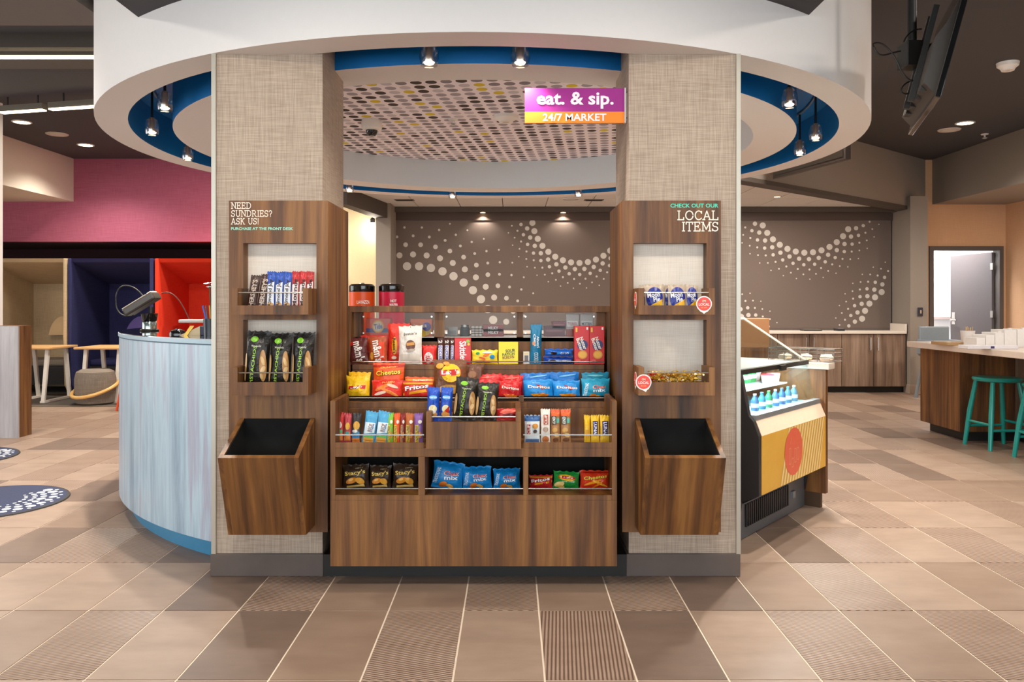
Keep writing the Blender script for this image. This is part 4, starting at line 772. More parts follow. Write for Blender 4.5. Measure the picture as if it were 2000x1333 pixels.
for sg in (-1, 1): mb.add([(-.0275+.055*i/8, sg*S.depth(-.0275+.055*i/8, .05*j/8), .05*j/8) for j in range(9) for i in range(9)], [(j*9+i, j*9+i+1, j*9+i+10, j*9+i+9) for j in range(8) for i in range(8)])
mb.build('pouch', pm('c9c2b8', .25), o, local=True); MB().box(-.018, .018, -.018, -.0165, .012, .03).build('label_patch', pm('8f8a84', .5), o, local=True)
# sundries niches on the column by the desk
NU, NL = 3.525, 3.525
for n, (a, b, tp, base, txt, tc_, lab) in enumerate(((480, 500, 537, '3f241c', "HERSHEY'S", 'cdb9a8', 'dark brown chocolate bar with silver letters at the end of the upper tray'), (500, 520, 535, '3f241c', "HERSHEY'S", 'cdb9a8', 'dark brown chocolate bar beside the first blue bar'),
        (520, 537, 530, '1f4fae', 'Almond Joy', '3c2a24', 'blue and white candy bar beside the brown bars'), (537, 553, 531, '1f4fae', 'Almond Joy', '3c2a24', 'blue and white candy bar, middle of three'), (553, 569, 531, '1f4fae', 'Almond Joy', '3c2a24', 'blue and white candy bar beside the red ones'),
        (569, 584, 530, 'b81f24', 'Mounds', '3c1a1c', 'red and white candy bar beside the blue ones'), (584, 598, 530, 'c2272c', 'Mounds', '3c1a1c', 'red and white candy bar, middle of the red three'), (598, 612, 530, 'b02024', 'Mounds', '3c1a1c', 'red and white candy bar at the niche end'))):
    art = [('t', txt, .0, .5, .74, .5, 88, .04, tc_)] if n < 2 else [('p', [(-.42, .1), (.42, .16), (.42, .74), (-.42, .66)], 'dfe3ea' if n < 5 else 'ecdcd8'), ('e', 0, .16, .4, .06, 0, 'cfa06a' if n < 5 else 'd8b0a0'), ('t', txt, .0, .45, .7, .56, 88, .03, tc_)]
    bar(lab+', sundries column', a, b, tp, NU, 1.2133, base, art, .02, .1, .12 if n < 2 else 0, 'chocolate_bar', 'candy bars in the upper sundries tray', .08)
for n, (a, b, tp, ro) in enumerate(((475, 523, 647, .05), (523, 567, 651, .04), (568, 611, 650, .03))):
    prod('pistachio_bag', ['black pistachio bag next to the panel edge in the sundries niche', 'black pistachio bag in the middle of the sundries niche', 'black pistachio bag tilted at the display end of the sundries niche'][n], 'nut bag', a, b, tp, NL, .8643, '1d1916', pist(), .06, lean=.06, roll=ro, group='pistachio bags in the lower sundries tray')
# local items niches
for n, (a, b, front) in enumerate(((1249, 1272, 0), (1258, 1298, 1), (1296, 1318, 0), (1304, 1341, 1), (1338, 1364, 1))):
    prod('moon_cookie', ['blue wrapped round cookie at the near end, half hidden', 'blue and yellow wrapped round cookie, first whole one', 'blue wrapped round cookie hidden between two whole ones', 'blue and yellow wrapped round cookie, middle whole one', 'blue and yellow wrapped round cookie beside the red sticker'][n], 'cookie', a, b, 557, NU+(0 if front else .035), 1.2133, 'b9a58f', [('e', 0, .5, .44, .42, 0, '24308c'), ('p', [(-.2, .22), (.4, .46), (.36, .2), (.1, .1)], 'f0b81e'), ('t', 'Moon', -.06, .62, .66, .2, 6, .05, 'f2f2f4'), ('t', 'Pie', .1, .44, .36, .18, 6, .05, 'f2f2f4')], .028, lean=.06, seal=.04, group='round cookies in the local items tray')
rc = random.Random(11); cmesh = {}
for n in range(84):
    col = rc.choice(['c99a2c', 'd8b04a', 'b8862a', 'e0c06a', 'c9402a' if n % 3 == 0 else 'd0a43c'])
    if col not in cmesh:
        mb = MB(); mb.lathe([(0, -.011), (.006, -.009), (.0085, 0), (.006, .009), (0, .011)], 10)
        for sg in (-1, 1): mb.lathe([(.001, sg*.010), (.004, sg*.014), (.008, sg*.020)], 8)
        q = mb.build('wrapped_candy', pm(col, .25, .45, var=.15), local=True); cmesh[col] = q.data; bpy.data.objects.remove(q)
    o = bpy.data.objects.new('wrapped_candy', cmesh[col]); C.objects.link(o)
    lay = n//21; c_ = n % 21; o.location = (X(1264+(c_ % 7)*15.5+(lay % 2)*5+rc.uniform(-4, 4), 3.5), 3.472+.034*(c_//7)+rc.uniform(-.006, .006), .875+lay*.02+rc.uniform(0, .006))
    o.rotation_euler = (PI/2+rc.uniform(-.3, .3), rc.uniform(-.3, .3), rc.uniform(0, 3))
    tag(o, 'small twist-wrapped candy heaped in the lower local items tray', 'candy', 'wrapped candies in the local items tray')
def sticker(x, y, z, face, label, tip):
    o = thing('round_sticker', label, 'sticker', (x, y, z)); o.rotation_euler = (0, 0, 0 if face == 'f' else -PI/2)
    R = .034
    for rr, mt, off, nm in ((R, pm('f2eee8', .4), 0, 'backing'), (R*.86, pm('e8453c', .4), .0008, 'face')):
        pts = [(rr*math.cos(a), rr*math.sin(a)) for a in [2*PI*k/28 for k in range(28)]]
        if nm == 'backing': pts = [p if not (abs(math.atan2(p[1], p[0])+PI/2-tip) < .45) else (p[0]*(1.28 if abs(math.atan2(p[1], p[0])+PI/2-tip) < .12 else 1.08), p[1]*(1.28 if abs(math.atan2(p[1], p[0])+PI/2-tip) < .12 else 1.08)) for p in pts]
        MB().prism([(a, b) for a, b in pts], -off-.0012, -off, 'y').build(nm, mt, o, local=True)
    t = MB(); sign_text(t, "I'M", 0, -.0022, .012, height=.010, mat=pm('ffe9c8', .5), bold=.02); sign_text(t, 'LOCAL', 0, -.0022, -.002, width=.046, height=.0115, mat=pm('ffe9e0', .5), bold=.03); sign_text(t, 'EAT. & SIP.', 0, -.0022, -.016, width=.024, height=.005, mat=pm('ffc25a', .5), bold=.02)
    t.build('lettering', None, o, local=True)
sticker(X(1375, 3.434), 3.4345, Z(594, 3.434), 'f', 'red and white round sticker on the front of the upper local items tray', 0)
sticker(X(1257, 3.434), 3.4345, Z(747, 3.434), 'f', 'red and white round sticker on the front of the lower local items tray', .25)
sticker(UC+.7125-.0012, 3.51, Z(585, 3.5), 's', 'red sticker seen edge-on at the side of the upper local items tray', 0)
sticker(UC+.7125-.0012, 3.51, Z(742, 3.5), 's', 'red sticker seen edge-on at the side of the lower local items tray', 0)

# ---------------------------------------------------------------- kiosk interior: urns
bx_ = thing('service_counter', 'white back counter inside the kiosk carrying the drink urns', 'counter', (-.1, 4.75, 0))
MB().box(CL1+.02, CR0-.02, 4.44, 5.05, .08, .88).build('cabinet_body', WOOD, bx_); MB().box(CL1, CR0, 4.43, 5.07, .88, .92).build('worktop', WHITE_GLOSS, bx_)
def urn(px, col, words_, label):
    o = thing('drink_urn', label, 'urn', (X(px, 4.62), 4.62, .921))
    r = .073
    MB().lathe([(0, 0), (.08, 0), (.08, .03), (r, .04), (r, .06)], 28).build('base', BLACK, o, local=True)
    MB().lathe([(r, .06), (r, .395)], 32).build('wrap', pm(col, .35, var=.04), o, local=True)
    MB().lathe([(r, .395), (r+.001, .40), (r+.001, .428), (.06, .44), (0, .44)], 32).build('lid', BLACK_GLOSS, o, local=True)
    MB().lathe([(0, .447), (.012, .447), (.016, .44)], 14).build('vent_cap', STEEL, o, local=True)
    MB().tube([(.0, -.072, .09), (0, -.11, .09), (0, -.115, .07)], .01, 8).build('tap', BLACK, o, local=True)
    t = MB()
    for s, z, hgt, wd in words_:
        vs, fs, tw, th = text_geo(s, .03); k = wd/tw; ky = hgt/th
        t.add([((r+.0012)*math.sin((a*k+.022)/r), -(r+.0012)*math.cos((a*k+.022)/r), z+b*ky) for a, b in vs], fs, pm('f6efe6', .5))
    t.build('lettering', None, o, local=True)
urn(707, 'e2531c', [('LAVAZZA', .335, .02, .075)], 'orange drink urn with black lid behind the ledge, by the cream wall')
urn(765, 'c4143c', [('HOT', .342, .016, .034), ('WATER', .319, .016, .05)], 'crimson hot water urn with black lid behind the ledge')

# ---------------------------------------------------------------- round reception desk
dk = thing('reception_desk', 'curved reception desk clad in pale blue washed wood', 'desk', (RC[0], RC[1], 0))
def aang(px, r):
    x, y = on_ring(px, r); return math.atan2(y-RC[1], x-RC[0])
A0, AM, A1 = math.radians(135), math.radians(236.5), math.radians(239.5)
def sh(r0, r1, z0, z1, a, b): return MB().lathe([(r1, z0), (r1, z1), (r0, z1), (r0, z0), (r1, z0)], 64, (0, 0, 0), None, a, b)
sh(2.38, 2.41, 0, .10, A0, A1).build('toe_kick', pm('3f8fb8', .35, var=.05), dk, local=True)
sh(2.44, 2.48, .10, 1.045, A0, A1).build('front_panel', BLUEWOOD, dk, local=True)
sh(2.42, 2.475, 1.045, 1.052, A0, A1).build('shadow_gap', pm('5f7a88', .6), dk, local=True)
for r0, a, b in ((1.90, A0, AM), (2.40, AM, A1)):
    sh(r0, 2.485, 1.052, 1.072, a, b).build('counter_edge', pm('9fb9c8', .35), dk, local=True)
    sh(r0+.01, 2.482, 1.072, 1.0765, a, b).build('glass_top', pm('1a1512', .06, var=.1, coat=1.0), dk, local=True)
q = MB().box(1.95, 2.44, -.01, .01, 0, 1.045).build('end_panel', BLUEWOOD, dk, local=True); q.rotation_euler = (0, 0, A0)
DT = 1.0767
def deskpt(px, r):
    x, y = on_ring(px, r); return x, y
x, y = deskpt(292, 2.28); o = thing('card_terminal', 'black card terminal tilted on a round stand on the reception desk', 'terminal', (x, y, DT))
MB().lathe([(0, 0), (.055, 0), (.057, .006), (.05, .012), (.046, .014)], 28).build('base_plate', BLACK, o, local=True)
MB().lathe([(.043, .012), (.043, .055), (.041, .058)], 28).build('chrome_collar', pm('9fb0b0', .15, .9), o, local=True)
MB().lathe([(.04, .056), (.045, .07), (.05, .11), (0, .112)], 28).build('stand', BLACK_GLOSS, o, local=True)
MB().tube([(.01, 0, .11), (.01, 0, .15)], .016).build('neck', BLACK, o, local=True)
hd = MB().box(-.115, .105, -.055, .055, 0, .052).build('terminal_head', pm('3a342f', .35), o, local=True, bev=.012); hd.location = (-.03, 0, .15); hd.rotation_euler = (0, -.55, 0)
MB().box(-.11, .06, -.045, .045, .052, .056).build('screen', pm('a59c8c', .15), hd, local=True)
MB().box(.07, .098, -.045, .045, .052, .057).build('card_slot', pm('cfc5b4', .3), hd, local=True)
def bez(p, n=16):
    a, b, c, d = [Vector(q) for q in p]; return [tuple(a*(1-t)**3+b*3*t*(1-t)**2+c*3*t*t*(1-t)+d*t**3) for t in [i/n for i in range(n+1)]]
MB().tube(bez([(-.04, .02, .2), (-.1, .05, .30), (-.24, .02, .34), (-.225, .03, .17)])+bez([(-.225, .03, .17), (-.22, .03, .1), (-.16, .02, .08), (-.11, .02, .1)])[1:], .004, 8).build('cable_loop', BLACK, o, local=True)
tag(MB().tube(bez([(x+.075, y, DT+.235), (x+.17, y, DT+.28), (x+.24, y-.02, DT+.11), (x+.27, y-.02, DT+.045)]), .004, 8).build('power_cable', pm('4a2018', .4), loc=(x+.27, y, DT)), 'thin cable arching from the card terminal to the desk clutter', 'cable')
x, y = deskpt(347, 2.3); o = thing('computer_mouse', 'small black mouse on the desk by the card terminal', 'mouse', (x, y, DT)); MB().lathe([(.045, 0), (.045, .008), (.038, .022), (.02, .03), (0, .032)], 20).build('shell', BLACK_GLOSS, o, local=True); MB().box(-.004, .004, -.03, -.01, .028, .034).build('scroll_wheel', STEEL_DARK, o, local=True); o.scale = (1, .65, 1)
x, y = deskpt(378, 2.27); o = thing('card_holder', 'cream and gold card holder lying open on the desk', 'holder', (x, y, DT))
MB().prism([(-.06, 0), (.05, 0), (.05, .05)], -.04, .04, 'y').build('wedge', pm('cbb893', .5), o, local=True)
MB().prism([(.0, .052), (.02, .052), (-.015, .0), (-.035, .0)], -.046, -.041, 'y').build('gold_strap', pm('b8923c', .3, .6), o, local=True)
MB().box(.05, .1, -.035, .035, 0, .05).build('card_stack', pm('2c3350', .5), o, local=True, bev=.003)
x, y = deskpt(386, 2.15); tag(MB().box(-.09, .09, -.05, .05, 0, .018).build('tablet_stand', pm('b9b3ac', .4), loc=(x, y, DT+.062), local=True, bev=.004), 'slim pale grey tablet resting over the card holder', 'tablet'); 
x, y = deskpt(404, 2.25); o = thing('pen_cup', 'dark pen cup with blue and gold pens at the column', 'pen cup', (x+.02, y, DT)); MB().lathe([(0, 0), (.035, 0), (.038, .09), (.034, .09), (.032, .01)], 20).build('cup', pm('1d2430', .3), o, local=True)
for n, (dx, dy, c) in enumerate(((-.02, 0, '2a6fd0'), (.0, .012, 'c9a23a'), (.015, -.01, '1c1c20'), (-.005, -.015, '3a3f4a'))): MB().tube([(dx*.4, dy, .02), (dx*1.6-.01, dy, .16)], .004, 6).build('pen', pm(c, .3), o, local=True)
x, y = deskpt(406, 2.1); o = thing('desk_flower', 'small white flower stem half hidden behind the column', 'flower', (x+.02, y, DT)); MB().tube([(0, 0, 0), (0, 0, .12), (-.01, 0, .28)], .004, 6).build('stem', pm('3a4a34', .6), o, local=True); MB().lathe([(0, 0), (.02, 0), (.024, .05), (.018, .06)], 16).build('vase', WHITE_GLOSS, o, local=True)
for k in range(6): MB().lathe([(0, -.004), (.014, 0), (.0, .006)], 8, (-.01+.018*math.cos(k), .012*math.sin(k*1.7), .28+.014*math.sin(k*2.2))).build('petal', pm('eceef0', .5), o, local=True)
# mats
for n, (cx, cy, r) in enumerate(((-3.29, 4.99, .46), (-4.52, 6.45, .46))):
    o = thing('round_mat', ['round navy floor mat with a band of white dots, in front of the reception desk', 'round navy floor mat cut by the picture edge, farther from the camera'][n], 'mat', (cx, cy, .0005), group='navy mats before the desk')
    MB().lathe([(0, .008), (r-.02, .008)], 64).build('pile', pm('333a56', .95, var=.3, bump=.5, scale=90), o, local=True); MB().lathe([(r-.02, .008), (r-.004, .007), (r, 0)], 64).build('rubber_edge', pm('2a2624', .7), o, local=True)
    dm = MB(); rm = random.Random(4)
    for row, (rr, s_) in enumerate(((.415, .012), (.375, .026), (.315, .024), (.265, .015), (.215, .010))):
        for k in range(18):
            a = math.radians(-150+row*6+k*12.5); 
            if a < math.radians(60): dm.disc((rr*math.cos(a)*.98, rr*math.sin(a)*.98-.0, .0092), s_*(.8+.4*rm.random()), 'z', 12)
    tag(dm.build('printed_dots', pm('dfe3e8', .9), o, local=True), kind='stuff')

# ---------------------------------------------------------------- lounge: low counter, booths, tables, stools
lc = thing('side_counter', 'grey washed end of a low counter at the picture edge', 'counter', (-5.2, 7.45, 0)); MB().box(-6.2, X(35, 7.408), 7.408, 7.43, 0, 1.04).build('front_panel', GREYWOOD, lc); MB().box(-6.2, X(35, 7.408), 7.43, 7.62, 0, 1.043).build('end_board', WOOD, lc)
def booth(x0, x1, mat, label, cush, cc):
    y0, y1, zt = 10.68, 11.75, 1.861; o = thing('lounge_booth', label, 'booth', ((x0+x1)/2, y0, 0), group='high-backed booths under the magenta wall')
    wd = x1-x0; tk = .05
    for xa in (x0, x1-tk): 
        prof = [(y0+.03, .15), (y0, .6), (y0, zt), (y1, zt), (y1, .04), (y0+.12, .04)]
        MB().prism(prof, xa, xa+tk, 'x').build('side_wall', mat, o, bev=.012)
    MB().prism([(y0, zt), (y1, zt), (y1, zt-.33), (y1-.25, zt-.27), (y0+.04, zt-.05)], x0+tk, x1-tk, 'x').build('canopy', mat, o)
    MB().box(x0+tk, x1-tk, y1-.06, y1, .04, zt-.3).build('back_wall', mat, o)
    MB().box(x0+tk, x1-tk, y1-.62, y1-.06, .38, .47).build('seat_cushion', cush, o, bev=.03); MB().box(x0+tk, x1-tk, y1-.6, y1-.06, .12, .38).build('seat_base', pm('2c2a2c', .8), o)
    bk = MB(); n = 14; pts = [(x0+.35+(wd-.7)*k/n, .80+.27*math.sin(PI*k/n)**.6) for k in range(n+1)]
    bk.prism(pts, y1-.2, y1-.06, 'y').build('backrest', cc, o)
    return o
booth(X(2, 10.68)-.22, X(130, 10.68), CREAMFELT, 'beige felt booth with arched cushion next to the low counter', GREYFELT, pm('dbb98c', .8, var=.05))
booth(X(132, 10.68), X(299, 10.68), NAVYFELT, 'navy felt booth between the beige and orange booths', NAVYFELT, pm('6a5a9c', .8, var=.05))
booth(X(302, 10.68), X(468, 10.68), ORANGEFELT, 'bright orange felt booth behind the reception desk', ORANGEFELT, pm('f05a24', .8, var=.05))
OAK = pm('d8a970', .45, var=.1, scale=12); LEGW = pm('e8e0d4', .4)
def table(x0, x1, label):
    y0, y1, zt = 9.98, 10.62, .705; o = thing('booth_table', label, 'table', ((x0+x1)/2, (y0+y1)/2, 0), group='small tables at the booths')
    MB().box(x0, x1, y0, y1, zt-.028, zt).build('table_top', OAK, o, bev=.006)
    for sx in (x0+.10, x1-.10):
        for yy, dy in ((y0+.12, -.1), (y1-.12, .1)): MB().prism([(yy-.02, zt-.028), (yy+.02, zt-.028), (yy+dy+.015, .006), (yy+dy-.015, .006)], sx-.022, sx+.022, 'x').build('leg', LEGW, o)
        MB().box(sx-.03, sx+.03, y0+.0, y1, .006, .03).build('floor_bar', LEGW, o)
table(X(20, 10)-.1, X(98, 9.98), 'small oak table with white legs in front of the beige booth'); table(X(143, 9.98), X(240, 9.98), 'small oak table with white legs in front of the navy booth')
o = thing('pouf', 'round grey felt pouf ringed by a slanting wooden hoop', 'pouf', (X(188, 9.95), 9.93, .006))
MB().lathe([(0, 0), (.19, 0), (.22, .02), (.235, .15), (.235, .32), (.215, .40), (.16, .43), (0, .435)], 32).build('cushion_body', GREYFELT, o, local=True)
MB().tube([(.262*math.cos(a), .262*math.sin(a), .20+.10*math.cos(a-1.15)) for a in [2*PI*k/40 for k in range(40)]], .022, 8, closed=True).build('wooden_hoop', pm('e0b26c', .4, var=.08), o, local=True)
o = thing('lounge_chair', 'orange plastic chair partly hidden behind the reception desk', 'chair', (X(280, 9.5), 9.5, 0)); OR = pm('e8501c', .4)
MB().box(-.2, .2, -.2, .2, .42, .46).build('seat', OR, o, local=True, bev=.015); MB().prism([(.17, .46), (.2, .46), (.28, .86), (.25, .86)], -.2, .2, 'x').build('backrest', OR, o, local=True, bev=.01)
for sx in (-1, 1):
    for sy in (-1, 1): MB().tube([(sx*.16, sy*.16, .42), (sx*.22, sy*.2, 0)], .013, 8).build('leg', OR, o, local=True)

# ---------------------------------------------------------------- cold case beside the column
ux, uy = Vector((.64, .768, 0)), Vector((-.768, .64, 0))     # along the front, and inward
cc = thing('cold_case', 'refrigerated display case with yellow striped front and sloping glass', 'display case', (1.2656, 4.076, 0), math.atan2(.768, .64))
W_ = 1.0
YEL = streak_mat('yellow_print', [(.3, 'e0a83a'), (.7, 'eab84c')], (3, 3, 3)); CB = pm('232326', .4)
MB().prism([(.12, .10), (.62, .10), (.62, .88), (.10, .88), (.055, .665), (.03, .64), (0, .565), (0, .26), (.10, .215)], 0, .03, 'x').build('end_wall', CB, cc, local=True, bev=.003)
MB().prism([(.12, .10), (.62, .10), (.62, .62), (.055, .62), (.03, .60), (.012, .55), (.012, .27), (.10, .215)], W_-.03, W_, 'x').build('end_wall', CB, cc, local=True)
MB().box(.03, W_-.0, -.002, .012, .26, .565).build('front_panel', YEL, cc, local=True)
MB().prism([(-.002, .565), (.012, .565), (.042, .64), (.03, .642)], .03, W_, 'x').build('front_bevel', pm('efd6bd', .4), cc, local=True)
MB().box(.03, W_, .028, .07, .642, .668).build('glass_rail', pm('b4bbc0', .3, .6), cc, local=True)
MB().prism([(0.0, .26), (.012, .26), (.12, .20), (.10, .20)], .03, W_, 'x').build('front_skirt', CB, cc, local=True)
st = MB(); mst = pm('f3dc9c', .4)
for k in range(15):
    xa = .40+k*.042
    lo_, hi = xa-.12, xa
    pts = [(lo_, .262), (lo_+.022, .262), (hi+.022, .563), (hi, .563)]
    pts = [(min(max(a, .24), .985), b) for a, b in pts]
    st.add([(a, -.0032, b) for a, b in pts], [(0, 1, 2, 3)])
st.build('printed_stripes', mst, cc, local=True)
MB().disc((.47, -.0042, .425), .135, 'y', 36, None, .132).build('printed_badge', pm('ea6a4c', .4), cc, local=True)
t = MB(); bm_ = pm('f0a47c', .5)
for (a, b, h_) in ((.41, .36, .09), (.45, .34, .05), (.49, .36, .08), (.53, .37, .07)): 
    for x0, x1, z0, z1 in ((a-.014, a-.010, b, b+h_), (a+.010, a+.014, b, b+h_), (a-.014, a+.014, b, b+.004), (a-.010, a+.010, b+h_-.004, b+h_)): t.add([(x0, -.0052, z0), (x1, -.0052, z0), (x1, -.0052, z1), (x0, -.0052, z1)], [(0, 1, 2, 3)])
t.add([(.415, -.0052, .47), (.419, -.0052, .47), (.432, -.0052, .505), (.428, -.0052, .505)], [(0, 1, 2, 3)])
t.build('badge_drawing', bm_, cc, local=True)
MB().box(.02, W_-.02, .12, .62, .005, .215).build('base_plinth', pm('767c84', .4, .7), cc, local=True)
for k in range(22): MB().box(.10+k*.028, .115+k*.028, .112, .12, .06, .18).build('grille_slat', pm('2b2e33', .4, .6), cc, local=True)
MB().box(.76, .80, .108, .12, .09, .13).build('control_dial', pm('8f959a', .3, .6), cc, local=True)
MB().box(.03, W_-.03, .5, .60, .62, .88).build('case_back', pm('cfdfe4', .4), cc, local=True)
MB().box(.03, W_-.03, .09, .5, .62, .655).build('lower_deck', pm('9fd0dc', .3), cc, local=True)
MB().prism([(.052, .667), (.056, .667), (.114, .880), (.110, .880)], .02, W_-.0, 'x').build('front_glass', GLASS, cc, local=True)
MB().prism([(.06, .667), (.6, .667), (.6, .88), (.115, .88)], W_-.006, W_-.002, 'x').build('side_glass', GLASS, cc, local=True)
MB().box(0, W_, .10, .128, .875, .9).build('glass_bar', BLACK, cc, local=True)
MB().box(.0, W_, .128, .62, .882, .892).build('deck_shelf', pm('d9dde0', .25), cc, local=True)
MB().prism([(.118, .9), (.122, .9), (.519, 1.151), (.515, 1.151)], .0, W_, 'x').build('sloping_glass', GLASS, cc, local=True)
MB().prism([(.122, .9), (.515, 1.151), (.60, 1.151), (.60, .9)], W_-.004, W_, 'x').build('upper_side_glass', GLASS, cc, local=True)
MB().box(0, W_, .51, .62, 1.147, 1.158).build('top_plate', pm('d8d8d6', .3), cc, local=True)
MB().tube([(W_-.004, .12, .9), (W_-.004, .517, 1.152)], .006, 6).build('edge_trim', pm('e8dcc4', .3), cc, local=True)
MB().box(.52, .60, .086, .10, .865, .895).build('price_clip', BLACK, cc, local=True)
mid = MB().box(.03, W_-.04, .22, .5, .752, .760).build('inner_shelf', pm('dff2f4', .15), cc, local=True)
MB().box(.03, W_-.03, .495, .5, .655, .88).build('inner_liner', pm('e2ecee', .4), cc, local=True)
cl = bpy.data.lights.new('case_tube', 'AREA'); cl.shape = 'RECTANGLE'; cl.size = .85; cl.size_y = .03; cl.energy = 7; cl.color = (.86, .97, 1.0)
clo = bpy.data.objects.new('case_tube', cl); C.objects.link(clo); clo.parent = cc; clo.location = (.5, .2, .868)
MB().box(.06, W_-.06, .185, .215, .869, .876).build('lamp_tube', pm('dff6ff', .5, emit=3), cc, local=True)
def case_pt(a, b, z): return tuple(Vector((1.2656, 4.076, 0))+ux*a+uy*b+Vector((0, 0, z)))
def bottle(loc, s, col, cap, label, group):
    o = thing('drink_bottle', label, 'bottle', loc, group=group)
    MB().lathe([(0, 0), (.026*s, 0), (.029*s, .006*s), (.029*s, .07*s), (.024*s, .085*s), (.012*s, .105*s), (.011*s, .115*s)], 16).build('glass', pm(col, .15, trans=.35), o, local=True)
    MB().lathe([(.0125*s, .112*s), (.0125*s, .125*s), (0, .127*s)], 12).build('cap', pm(cap, .4), o, local=True); MB().lathe([(.0294*s, .025*s), (.0294*s, .055*s)], 16).build('label_wrap', pm('e6efe8', .4), o, local=True)
for k in range(3): bottle(case_pt(.725+k*.062, .40, .760), .9, '1fae5a', '2a9c4a', ['green soda bottle on the upper shelf of the cold case, next to the column', 'green soda bottle, middle of three in the cold case', 'green soda bottle in the cold case beside the tubs'][k], 'green bottles in the cold case')
for k in range(7): bottle(case_pt(.30+k*.098, .15, .6552), .75, ['4a86c0', '3a9fd0', '2fae7a', '3f8fd8', '2f7fc8', '3a8fb8', '58a8c8'][k], ['d8e4ea', '2f7fc8', '2a9c4a', 'd8e4ea', '2f7fc8', '1f8fa8', 'd8e4ea'][k], ['slate blue', 'sky blue', 'sea green', 'bright blue', 'deep blue', 'teal blue', 'pale blue'][k]+' drink bottle on the lower deck of the cold case', 'bottles on the lower deck of the cold case')
for k in range(3):
    o = thing('snack_tub', ['red-lidded', 'pink-lidded', 'grey-lidded'][k]+' clear tub on the upper shelf of the cold case', 'tub', case_pt((.80, .89, .935)[k], (.28, .28, .42)[k], .7605), group='tubs in the cold case'); MB().lathe([(0, 0), (.032, 0), (.04, .05)], 18).build('tub', pm('cfc0bc', .3), o, local=True); MB().lathe([(.041, .05), (.041, .056), (0, .058)], 18).build('lid', pm(['c02a3a', 'd88a90', 'a8b0b8'][k], .4), o, local=True)
# gable, white counter end and wire basket
gc = thing('counter_end', 'white counter end with wooden gable beside the cold case', 'counter', case_pt(1.0, .3, 0), math.atan2(.768, .64))
MB().box(.004, .045, -.30, .45, .09, .845).build('gable', WOOD, gc, local=True); MB().box(.004, .035, -.27, .45, 0, .09).build('toe_board', pm('4a3422', .6), gc, local=True)
sl = [(-.0, -.32)]+[(.10+.07*math.cos(a), -.25+.07*math.sin(a)) for a in [-PI/2+PI/2*k/6 for k in range(7)]]+[(.17, .5), (0, .5)]
MB().prism(sl, .845, .887).build('worktop', pm('e6d8c8', .35, var=.03), gc, local=True, bev=.006)
MB().box(.045, .06, -.05, .45, .09, .845).build('cabinet_door', WOOD, gc, local=True)
MB().tube(bez([(.062, .0, .70), (.11, .0, .64), (.11, .0, .52), (.062, .0, .46)]), .007, 8).build('handle', STEEL, gc, local=True)
bk = thing('wire_basket', 'shallow wire basket of wrapped rolls on the white counter end', 'basket', case_pt(1.085, .12, .888), math.atan2(.768, .64))
x0, x1, y0, y1 = -.075, .075, -.17, .24
for z, r in ((.003, .003), (.03, .0026), (.055, .0026), (.08, .004)): MB().tube([(x0, y0, z), (x1, y0, z), (x1, y1, z), (x0, y1, z)], r, 6, closed=True).build('wire_hoop', pm('8f8a86', .3, .8), bk, local=True)
for k in range(5):
    yy = y0+(y1-y0)*k/4
    for xq in (x0, x1): MB().tube([(xq, yy, .003), (xq, yy, .08)], .0028, 6).build('wire_upright', pm('8f8a86', .3, .8), bk, local=True)
    MB().tube([(x0, yy, .003), (x1, yy, .003)], .0015, 6).build('floor_wire', pm('8f8a86', .3, .8), bk, local=True)
for k in range(6):
    p = Vector(case_pt(1.085, .12, 0)); off = ux*(-.032+.064*(k % 2))+uy*(-.10+.13*(k//2)); o = thing('wrapped_roll', 'pale wrapped bread roll in the wire basket', 'roll', tuple(p+off+Vector((0, 0, .8935))), .3*k, 'wrapped rolls in the basket')
    MB().lathe([(0, 0), (.024, .003), (.032, .016), (.026, .03), (0, .036)], 16).build('roll', pm('e4d2bc', .5), o, local=True); MB().box(-.026, .026, -.001, .001, .03, .042).build('wrapper_seam', pm('f0e8e0', .3), o, local=True)
o = thing('wooden_caddy', 'plain wooden caddy standing behind the cold case', 'caddy', (X(1483, 5.95), 6.0, 0)); MB().box(-.2, .06, -.1, .1, 0, .92).build('stand', WOOD, o, local=True); MB().box(-.2, .06, -.1, .1, .92, 1.14).build('caddy_body', pm('9a6a42', .5), o, local=True, bev=.004)

